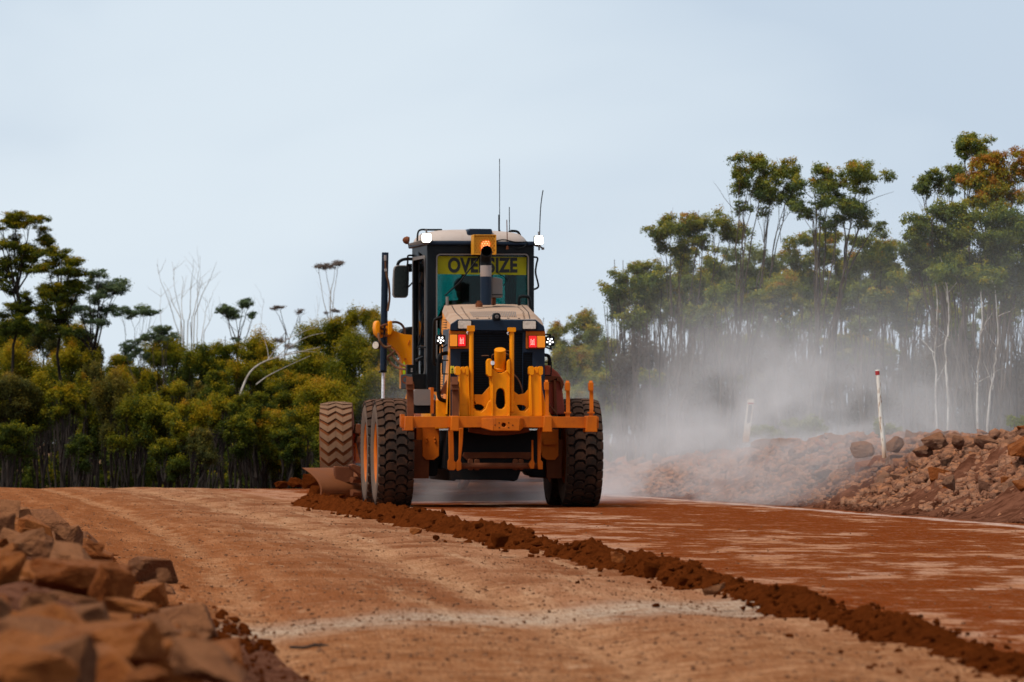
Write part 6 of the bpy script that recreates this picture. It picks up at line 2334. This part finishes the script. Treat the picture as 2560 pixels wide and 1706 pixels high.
# ---- foreground rocks : (photo x, y in 2353-wide pixels, width, height, distance, mesh seed, flatness, material, tilt, label)
K = 2560 / 2353
HERO = [
    (185, 1322, 225, 105, 19.5, 11, .55, 'rock', (-8, 10, 15), 'large flat topped orange brown boulder with a shadowed front, centre of the left foreground pile'),
    (262, 1345, 90, 120, 19.2, 12, .9, 'rock', (15, 35, 40), 'dark upright slab leaning against the right end of the large flat topped boulder'),
    (245, 1490, 270, 120, 14.2, 13, .50, 'rock', (6, -8, -20), 'broad smooth orange slab in the lower left foreground, out of focus'),
    (522, 1542, 270, 130, 13.2, 14, .62, 'rockgrey', (0, 22, 25), 'blurred tan and grey boulder sloping down at the right end of the foreground pile'),
    (86, 1388, 92, 66, 17.2, 15, .7, 'rockgrey', (0, 4, 10), 'small blocky grey brown rock just below the large flat topped boulder'),
    (170, 1425, 150, 66, 16.4, 16, .6, 'rockgrey', (0, -15, 60), 'ridged grey brown rock between the small blocky rock and the broad orange slab'),
    (370, 1450, 120, 58, 16.3, 17, .6, 'rockgrey', (0, 10, -30), 'rounded grey brown rock above the blurred tan and grey boulder'),
    (300, 1398, 130, 46, 17.6, 18, .42, 'rock', (0, 14, 10), 'dark thin slab lying below the upright leaning slab'),
    (95, 1545, 210, 100, 12.6, 19, .6, 'rock', (0, 6, 35), 'blurred brown rock filling the bottom left corner'),
    (50, 1465, 130, 90, 14.8, 20, .8, 'rockgrey', (10, 10, 75), 'blurred brown rock at the left edge above the bottom left corner rock'),
    (10, 1215, 46, 84, 30, 21, 1.0, 'rockgrey', (0, 12, 10), 'grey rock standing at the left edge, highest of the foreground pile'),
    (62, 1250, 90, 72, 26, 22, .8, 'rockgrey', (0, -10, 40), 'dusty rounded rock right below the standing grey rock at the left edge'),
    (112, 1272, 80, 60, 24.5, 23, .8, 'rockgrey', (0, 12, 80), 'brown rock beside the dusty rounded rock on the left pile'),
    (146, 1228, 58, 38, 29, 24, .6, 'rockgrey', (0, 18, 0), 'purple grey wedge of rock on the upper edge of the left pile'),
    (18, 1318, 86, 100, 20.5, 25, .9, 'rock', (0, 0, 20), 'dark rock at the left edge beside the large flat topped boulder'),
    (100, 1340, 70, 50, 21, 26, .7, 'rock', (0, -8, 50), 'small brown rock wedged left of the large flat topped boulder'),
    (376, 1322, 44, 36, 24, 27, .6, 'rockgrey', (0, 15, 20), 'small grey angular rock at the right end of the loose red clods'),
    (215, 1262, 46, 30, 26, 28, .7, 'rock', (0, 0, 0), 'small brown rock on the red crumbs above the large boulder'),
    (325, 1300, 50, 26, 24, 29, .5, 'rockgrey', (0, -12, 30), 'small flat grey rock among the loose red clods'),
    (268, 1425, 70, 40, 16.8, 30, .6, 'rock', (0, 5, 0), 'small orange rock above the broad orange slab'),
    (420, 1465, 80, 40, 15.2, 31, .6, 'rock', (0, -5, 30), 'small brown rock tucked behind the broad orange slab'),
    (330, 1555, 120, 70, 12.4, 32, .6, 'rock', (0, 4, 0), 'blurred orange rock at the bottom edge below the broad orange slab'),
]
for px, py, wd, ht, Yd, sd, fl, mt, (ta, tb, tc), lab in HERO:
    s = Yd / FPX * K
    me = to_mesh(rock_mesh(sd, 2), 'foreground_rock', M[mt])
    o = bpy.data.objects.new('foreground_rock', me)
    COL.objects.link(o)
    o.location = at(px * K, py * K, Yd)
    o.scale = (wd * .56 * s, wd * .5 * s, ht * .52 * s)
    o.rotation_euler = (math.radians(ta), math.radians(tb * .5), math.radians(tc * .4))
    tag(o, lab, 'rock', 'broken rocks of the left foreground pile')

rng = np.random.default_rng(5)
protos = [to_mesh(rock_mesh(200 + k, 1), 'rubble_rock', M['rock' if k % 3 else 'rockgrey']) for k in range(12)]
protos_d = [to_mesh(rock_mesh(260 + k, 1), 'rubble_rock', M['rock' if k % 4 == 0 else 'rockdust']) for k in range(14)]
for k in range(170):
    Yd = 11.5 * math.exp(rng.random() * math.log(42 / 11.5))
    e_ = rng.random() ** .8 * 1.5 - .05
    X = float(XL(Yd)) - e_
    z = float(lbank_z(np.array([e_]), np.array([Yd]), np.array([X]))[0])
    r = (.030 + .105 * rng.random() ** 1.8) * (1 if Yd < 30 else 1.4)
    o = bpy.data.objects.new('broken_stone', protos[int(rng.integers(12))])
    COL.objects.link(o)
    o.location = (X, Yd, z + r * .25)
    o.scale = (r * 1.15, r, r * .75)
    o.rotation_euler = (rng.normal() * .3, rng.normal() * .3, rng.random() * 6.28)
    tag(o, 'small broken rock between the large boulders of the left foreground pile', 'rock', 'small rubble of the left foreground pile')
P, S = [], []
for k in range(5500):
    Yd = 14 * math.exp(rng.random() * math.log(58 / 14))
    e_ = abs(rng.normal()) * .8 - .28
    X = float(XL(Yd)) - e_
    P.append((X, Yd, float(lbank_z(np.array([e_]), np.array([Yd]), np.array([X]))[0]) + .005))
    S.append((.004 + .020 * rng.random() ** 4) * (.6 if Yd < 22 else 1.5 if Yd < 44 else 1))
scatter('rubble', P, S, M['windrow'], 6, CLOD, 'loose red crumbs and stones spilling off the left rock pile', 'rubble')

# ---- right embankment rocks
spec = [(2345, 1002, 96, 72, 61.5, 'rock', 'huge rounded orange boulder at the right edge, largest on the rubble bank'),
        (2148, 1003, 84, 36, 66, 'rockdust', 'long flat topped rock on the bank crest right of the tall red tipped stake'),
        (2200, 1008, 40, 36, 65.5, 'rockdust', 'upright angular rock on the bank crest right of the long flat topped rock'),
        (2265, 1010, 80, 40, 64, 'rockdust', 'wide angular rock on the bank crest left of the huge boulder'),
        (2120, 1025, 60, 30, 66, 'rockdust', 'angular rock below the long flat topped rock'),
        (1980, 1022, 70, 34, 70, 'rockdust', 'pale dusty block on the bank crest left of the tall red tipped stake'),
        (2060, 1010, 56, 40, 69, 'rockdust', 'dusty rock right behind the foot of the tall red tipped stake'),
        (1745, 1012, 60, 20, 81, 'rockdust', 'flat dusty rock beside the foot of the short white stake'),
        (1735, 1050, 46, 34, 80, 'rockdust', 'blocky dusty rock on the slope below the short white stake'),
        (2180, 1100, 44, 34, 60.5, 'rockdust', 'brown rock half buried low in the soil slope under the tall stake'),
        (2008, 1150, 20, 14, 72, 'rockdust', 'small pale stone lying at the road edge below the tall stake')]
for px, py, wd, ht, Yd, mt, lab in spec:
    s = Yd / FPX * K
    me = to_mesh(rock_mesh(int(px) + 3, 2), 'bank_rock', M[mt])
    o = bpy.data.objects.new('bank_rock', me)
    COL.objects.link(o)
    o.location = at(px * K, (py + ht * .34) * K, Yd)
    o.scale = (wd * .42 * s, wd * .34 * s, ht * .52 * s)
    o.rotation_euler = (.38 + rng.normal() * .12, rng.normal() * .2, rng.normal() * .4)
    tag(o, lab, 'rock', 'rocks of the right rubble bank')
n_ = 0
while n_ < 285:
    Yd = 56 + 46 * rng.random() ** 1.5
    e_ = .62 + 1.45 * rng.random()
    X = float(XR(Yd)) + e_
    if X / Yd > .094:
        continue
    if e_ < 1.05 and rng.random() < .6:
        continue
    z = float(bank_z(np.array([e_]), np.array([Yd]), np.array([X]))[0])
    r = .055 + .095 * rng.random() ** 1.7
    o = bpy.data.objects.new('rubble_rock', protos_d[int(rng.integers(14))])
    COL.objects.link(o)
    o.location = (X, Yd, z + r * .35)
    o.scale = (r * (1.0 + .5 * rng.random()), r, r * (.55 + .35 * rng.random()))
    o.rotation_euler = (rng.normal() * .35, rng.normal() * .35, rng.random() * 6.28)
    tag(o, 'angular dusty red brown rock heaped on the rubble bank along the right roadside', 'rock', 'heaped rubble of the right bank')
    n_ += 1
P, S = [], []
for k in range(21000):
    Yd = 54 + 54 * rng.random() ** 1.4
    e_ = .16 + 2.05 * rng.random() ** .70
    X = float(XR(Yd)) + e_
    P.append((X, Yd, float(bank_z(np.array([e_]), np.array([Yd]), np.array([X]))[0]) + .01))
    S.append((.022 + .075 * rng.random() ** 1.6) * (1 if e_ > .6 else .7))
scatter('rubble', P, S, M['rockdust'], 8, SMALL, 'small broken stone and clods filling the right rubble bank', 'rubble')

P, S = [], []
for k in range(9000):
    Yd = 52 + 50 * rng.random() ** 1.3
    e_ = -.1 + 1.2 * rng.random()
    X = float(XR(Yd)) + e_
    P.append((X, Yd, float(bank_z(np.array([e_]), np.array([Yd]), np.array([X]))[0]) + .006))
    S.append(.012 + .045 * rng.random() ** 3)
scatter('soil_crumbs', P, S, M['bank'], 18, CLOD, 'rough red brown soil clods on the lower face of the right bank', 'soil')

# ---- crumbs and clods on the windrow
wr = bpy.data.objects['soil_windrow']
co = np.empty(len(wr.data.vertices) * 3, np.float32)
wr.data.vertices.foreach_get('co', co)
co = co.reshape(-1, 3)
wgt = 1.0 / co[:, 1]
idx = rng.choice(len(co), 15000, p=wgt / wgt.sum())
far_ = rng.random((15000, 1)) < .13
P = co[idx] + rng.normal(size=(15000, 3)) * np.where(far_, .20, .04) * np.array([1, .4, .0])
for q in np.nonzero(far_[:, 0])[0]:
    P[q, 2] = road_z(P[q, 0], P[q, 1]) + .003
S = (.004 + .024 * rng.random(15000) ** 3.0) * np.clip(P[:, 1] / 30, .7, 1.5)
scatter('soil_crumbs', P, S, M['windrow'], 9, CLOD, 'loose crumbs of dark red soil covering the windrow', 'soil')
for px, py, wd, ht, lab, mt in ((1047, 1281, 44, 30, 'dark red clod on the windrow just behind the left rear wheel', 'windrow'), (1244, 1352, 44, 40, 'largest dark red block sitting on the middle of the windrow', 'windrow'),
                            (1042, 1327, 32, 20, 'brown stone at the near foot of the windrow below the left rear wheel', 'rock'), (1196, 1316, 26, 18, 'small clod on the windrow crest left of the largest block', 'windrow'),
                            (1543, 1395, 44, 36, 'two toned rock perched on the windrow crest in the middle of the road', 'rock'), (1628, 1426, 40, 42, 'upright red clod on the windrow right of the two toned rock', 'windrow'),
                            (1788, 1474, 52, 24, 'greyish flat stone lying on the windrow right of the upright clod', 'rockgrey'), (1345, 1360, 26, 16, 'small clod on the windrow right of the largest block', 'windrow'),
                            (1090, 1345, 20, 14, 'small red clod near the foot of the windrow under the ripper bar', 'windrow'), (1708, 1455, 28, 22, 'rounded clod on the windrow between upright clod and flat stone', 'windrow')):
    Yd = (EYE - .09) * FPX / (py + ht * .3 - HORIZON)
    s = Yd / FPX
    me = to_mesh(rock_mesh(int(px * 3 + py), 2), 'soil_clod', M[mt])
    o = bpy.data.objects.new('soil_clod', me)
    COL.objects.link(o)
    o.location = at(px, py, Yd)
    o.scale = (wd * .54 * s, wd * .5 * s, ht * .55 * s)
    o.rotation_euler = (rng.normal() * .2, rng.normal() * .2, rng.random() * 3)
    tag(o, lab, 'clod', 'clods along the windrow')
# heaps ahead of the blade
for px, py, wd, ht, Yd, lab in ((700, 1213, 36, 18, 96, 'small red soil heap, leftmost of the heaps at the far road edge'), (742, 1208, 48, 26, 95, 'pointed red soil heap between the small heap and the blade'), (778, 1204, 44, 34, 92, 'tall red soil heap right behind the left end of the blade'),
                                (800, 1232, 60, 34, 73.6, 'red soil curling off the left end of the grader blade'), (835, 1242, 60, 22, 73.2, 'red soil lying between the blade and the left rear wheels')):
    s = Yd / FPX
    me = to_mesh(rock_mesh(int(px * 5), 2), 'soil_heap', M['windrow'])
    o = bpy.data.objects.new('soil_heap', me)
    COL.objects.link(o)
    o.location = at(px, py, Yd)
    o.scale = (wd * .56 * s, wd * .5 * s, ht * .6 * s)
    o.rotation_euler = (0, rng.normal() * .1, rng.random() * 3)
    tag(o, lab, 'soil heap', 'soil heaps by the blade')

# ---- gravel on the lanes
P, S = [], []
for k in range(15000):
    Yd = 14 * math.exp(rng.random() ** .8 * math.log(92 / 14))
    lo = max(float(XL(Yd)), -.095 * Yd)
    hi = float(XW(Yd)) - .3
    X = lo + (hi - lo) * rng.random()
    dens_ = fbm(np.array([X * 1.3]), np.array([Yd * .8]), 71, 3)[0]
    if dens_ < -.2 and rng.random() < .55:
        continue
    P.append((X, Yd, road_z(X, Yd) + .001))
    S.append(.0025 + .009 * rng.random() ** 5)
for k in range(900):
    Yd = 20 * math.exp(rng.random() * math.log(70 / 20))
    X = float(XW(Yd)) + .3 + (float(XR(Yd)) - float(XW(Yd)) - .4) * rng.random()
    P.append((X, Yd, road_z(X, Yd) + .001))
    S.append(.003 + .009 * rng.random() ** 4)
scatter('gravel', P, S, M['gravel'], 12, SMALL, 'scattered dark gravel on the graded road', 'gravel')
mb = MB()
mb.sweep(crom([at(724, 1618, 22.4), at(760, 1619, 22.4), at(790, 1613, 22.4), at(822, 1616, 22.4)]), .006, 6)
tag(mb.build('twig', M['bark_dark'], bevel=0), 'thin dark twig lying on the near left part of the road', 'twig')

# ---- two white stakes
sk = base_mat('white_stake_paint')
m, n, b = sk
oc = n.new('ShaderNodeTexCoord').outputs['Object']
z_ = n.sep(oc)[2]
f = n.noise(n.scale(oc, (30, 30, 9)), 1, 4, .6)
c = n.mix(n.step(f, .52, .68), (0.72, 0.68, 0.60), (0.36, 0.22, 0.14))
c = n.mix(n.math('MULTIPLY', n.step(z_, .28, .0), .75), c, (0.46, 0.24, 0.11))
n.put(b.inputs['Base Color'], c)
b.inputs['Roughness'].default_value = .8
M['stake'] = m
M['stakered'] = plain('red_stake_tip', (0.42, 0.03, 0.03), .7)
M['stakegrey'] = plain('grey_reflector', (0.30, 0.29, 0.28), .5)


def stake(label, top, bot, wpx, Yd, flat, red):
    a, b_ = at(bot[0], bot[1] + 14, Yd), at(top[0], top[1], Yd)
    root = empty('stake', a, label, 'stake')
    r = wpx / 2 / FPX * Yd
    d = (b_ - a)
    mb = MB()
    if flat:
        q = []
        for p in (a, b_):
            for u, v in ((-r, -.02), (r, -.02), (r, .02), (-r, .02)):
                q.append(p + Vector((u, v, 0)))
        mb.add(q, [(0, 1, 2, 3), (7, 6, 5, 4), (0, 1, 5, 4), (1, 2, 6, 5), (2, 3, 7, 6), (3, 0, 4, 7)])
    else:
        P = [a + d * t + Vector((.004 * math.sin(9 * t), 0, 0)) for t in np.linspace(0, 1, 10)]
        mb.sweep(P, [r * (1 + .06 * math.sin(7 * t)) for t in range(10)], 10)
    mb.build('post', M['stake'], root, origin=a, bevel=.004)
    mb = MB()
    if red == 'band':
        mb.sweep([a + d * .942, a + d * .988], r * 1.06, 10)
        mb.build('red_band', M['stakered'], root, origin=a, bevel=0)
    else:
        q = []
        for p in (a + d * .45, a + d * .86):
            for u in (-.55, .55):
                q.append(p + Vector((u * r, -.024, 0)))
        for p in (a + d * .45, a + d * .86):
            for u in (-.55, .55):
                q.append(p + Vector((u * r, -.021, 0)))
        mb.add(q, [(0, 1, 3, 2), (4, 5, 7, 6), (0, 1, 5, 4), (2, 3, 7, 6), (0, 2, 6, 4), (1, 3, 7, 5)])
        mb.build('reflector_strip', M['stakegrey'], root, origin=a, bevel=0)
        mb = MB()
        mb.sweep([a + d * .90 + Vector((-r * .9, -.022, 0)), a + d * .90 + Vector((r * .9, -.022, 0))], .008, 6)
        mb.build('red_band', M['stakered'], root, origin=a, bevel=0)


stake('tall weathered white stake with a red tip standing in the rubble bank', (2193.5, 925), (2211, 1132), 11.5, 66.5, False, 'band')
stake('short leaning white stake with a grey strip on the bank crest behind the dust', (1878, 998), (1864, 1092), 16.5, 82, True, 'strip')

# ================================================================ DUST
m = bpy.data.materials.new('dust')
m.use_nodes = True
n = N(m.node_tree)
m.node_tree.nodes.clear()
oc = n.new('ShaderNodeTexCoord').outputs['Object']
X_, Y_, Z_ = n.sep(oc)


def gauss(v, c, wd):
    q = n.math('DIVIDE', n.math('SUBTRACT', v, c), wd)
    return n.math('EXPONENT', n.math('MULTIPLY', n.math('MULTIPLY', q, q), -1.0))


def mul(*a):
    r = a[0]
    for q in a[1:]:
        r = n.math('MULTIPLY', r, q)
    return r


def add(*a):
    r = a[0]
    for q in a[1:]:
        r = n.math('ADD', r, q)
    return r


n1 = n.noise(n.scale(oc, (.85, .22, 1.1), (2.1, 0, .4)), 1.0, 5, .55, .6)
n2 = n.noise(n.scale(oc, (1.5, .5, .55)), 1.0, 4, .6, .8)
puff = n.step(n1, .44, .59)
wisp = n.step(n2, .38, .68)
yf0 = n.math('MULTIPLY', n.step(X_, -1.3, -2.0), 3.2)
yf = n.math('MAXIMUM', n.math('MINIMUM', n.math('MULTIPLY_ADD', X_, -1.25, 72.6), 71.0), 64.5)
front = n.step(n.math('SUBTRACT', n.math('SUBTRACT', Y_, yf0), yf), 0.0, 2.2)
back = n.step(Y_, 92.0, 86.0)
low = mul(n.math('EXPONENT', n.math('MULTIPLY', Z_, -2.3)), n.step(X_, -2.3, -1.6), n.step(X_, 6.0, 1.2), .20, n.math('MULTIPLY_ADD', puff, 1.3, .10))
mid = mul(gauss(X_, 3.7, 1.9), gauss(Z_, .85, .95), .135, n.math('MULTIPLY_ADD', puff, 1.0, .02))
up1 = mul(gauss(X_, 3.3, 1.3), gauss(Z_, 1.8, .75), .045, n.math('MULTIPLY_ADD', wisp, 1.0, .03))
up2 = mul(gauss(X_, 6.0, 1.5), gauss(Z_, 1.7, 1.1), .022, n.math('MULTIPLY_ADD', wisp, 1.0, .03))
low = add(low, mul(n.math('EXPONENT', n.math('MULTIPLY', Z_, -2.2)), n.step(X_, -2.2, -1.5), n.step(X_, 1.8, .9), .16, n.math('MULTIPLY_ADD', wisp, .9, .25)))
veil = mul(n.step(X_, .2, 2.5), n.step(Z_, 4.6, 1.8), .006, n.math('MULTIPLY_ADD', wisp, .8, .4))
dens = mul(add(low, mid, up1, up2, veil), front, back)
pv = n.new('ShaderNodeVolumePrincipled')
pv.inputs['Color'].default_value = (.98, .955, .935, 1)
pv.inputs['Anisotropy'].default_value = .2
n.put(pv.inputs['Density'], dens)
out = n.new('ShaderNodeOutputMaterial')
m.node_tree.links.new(pv.outputs[0], out.inputs['Volume'])
M['dust'] = m
x0, x1, y0, y1, z0, z1 = -3.0, 9.5, 64.3, 92.0, .012, 5.2
dv = [(x, y, z) for z in (z0, z1) for y in (y0, y1) for x in (x0, x1)]
dust = mesh_np('dust_cloud', dv, [(0, 2, 3, 1), (4, 5, 7, 6), (0, 1, 5, 4), (2, 6, 7, 3), (0, 4, 6, 2), (1, 3, 7, 5)], m)
tag(dust, 'pale dust billowing from the grader across the right of the road', 'dust', kind='stuff')
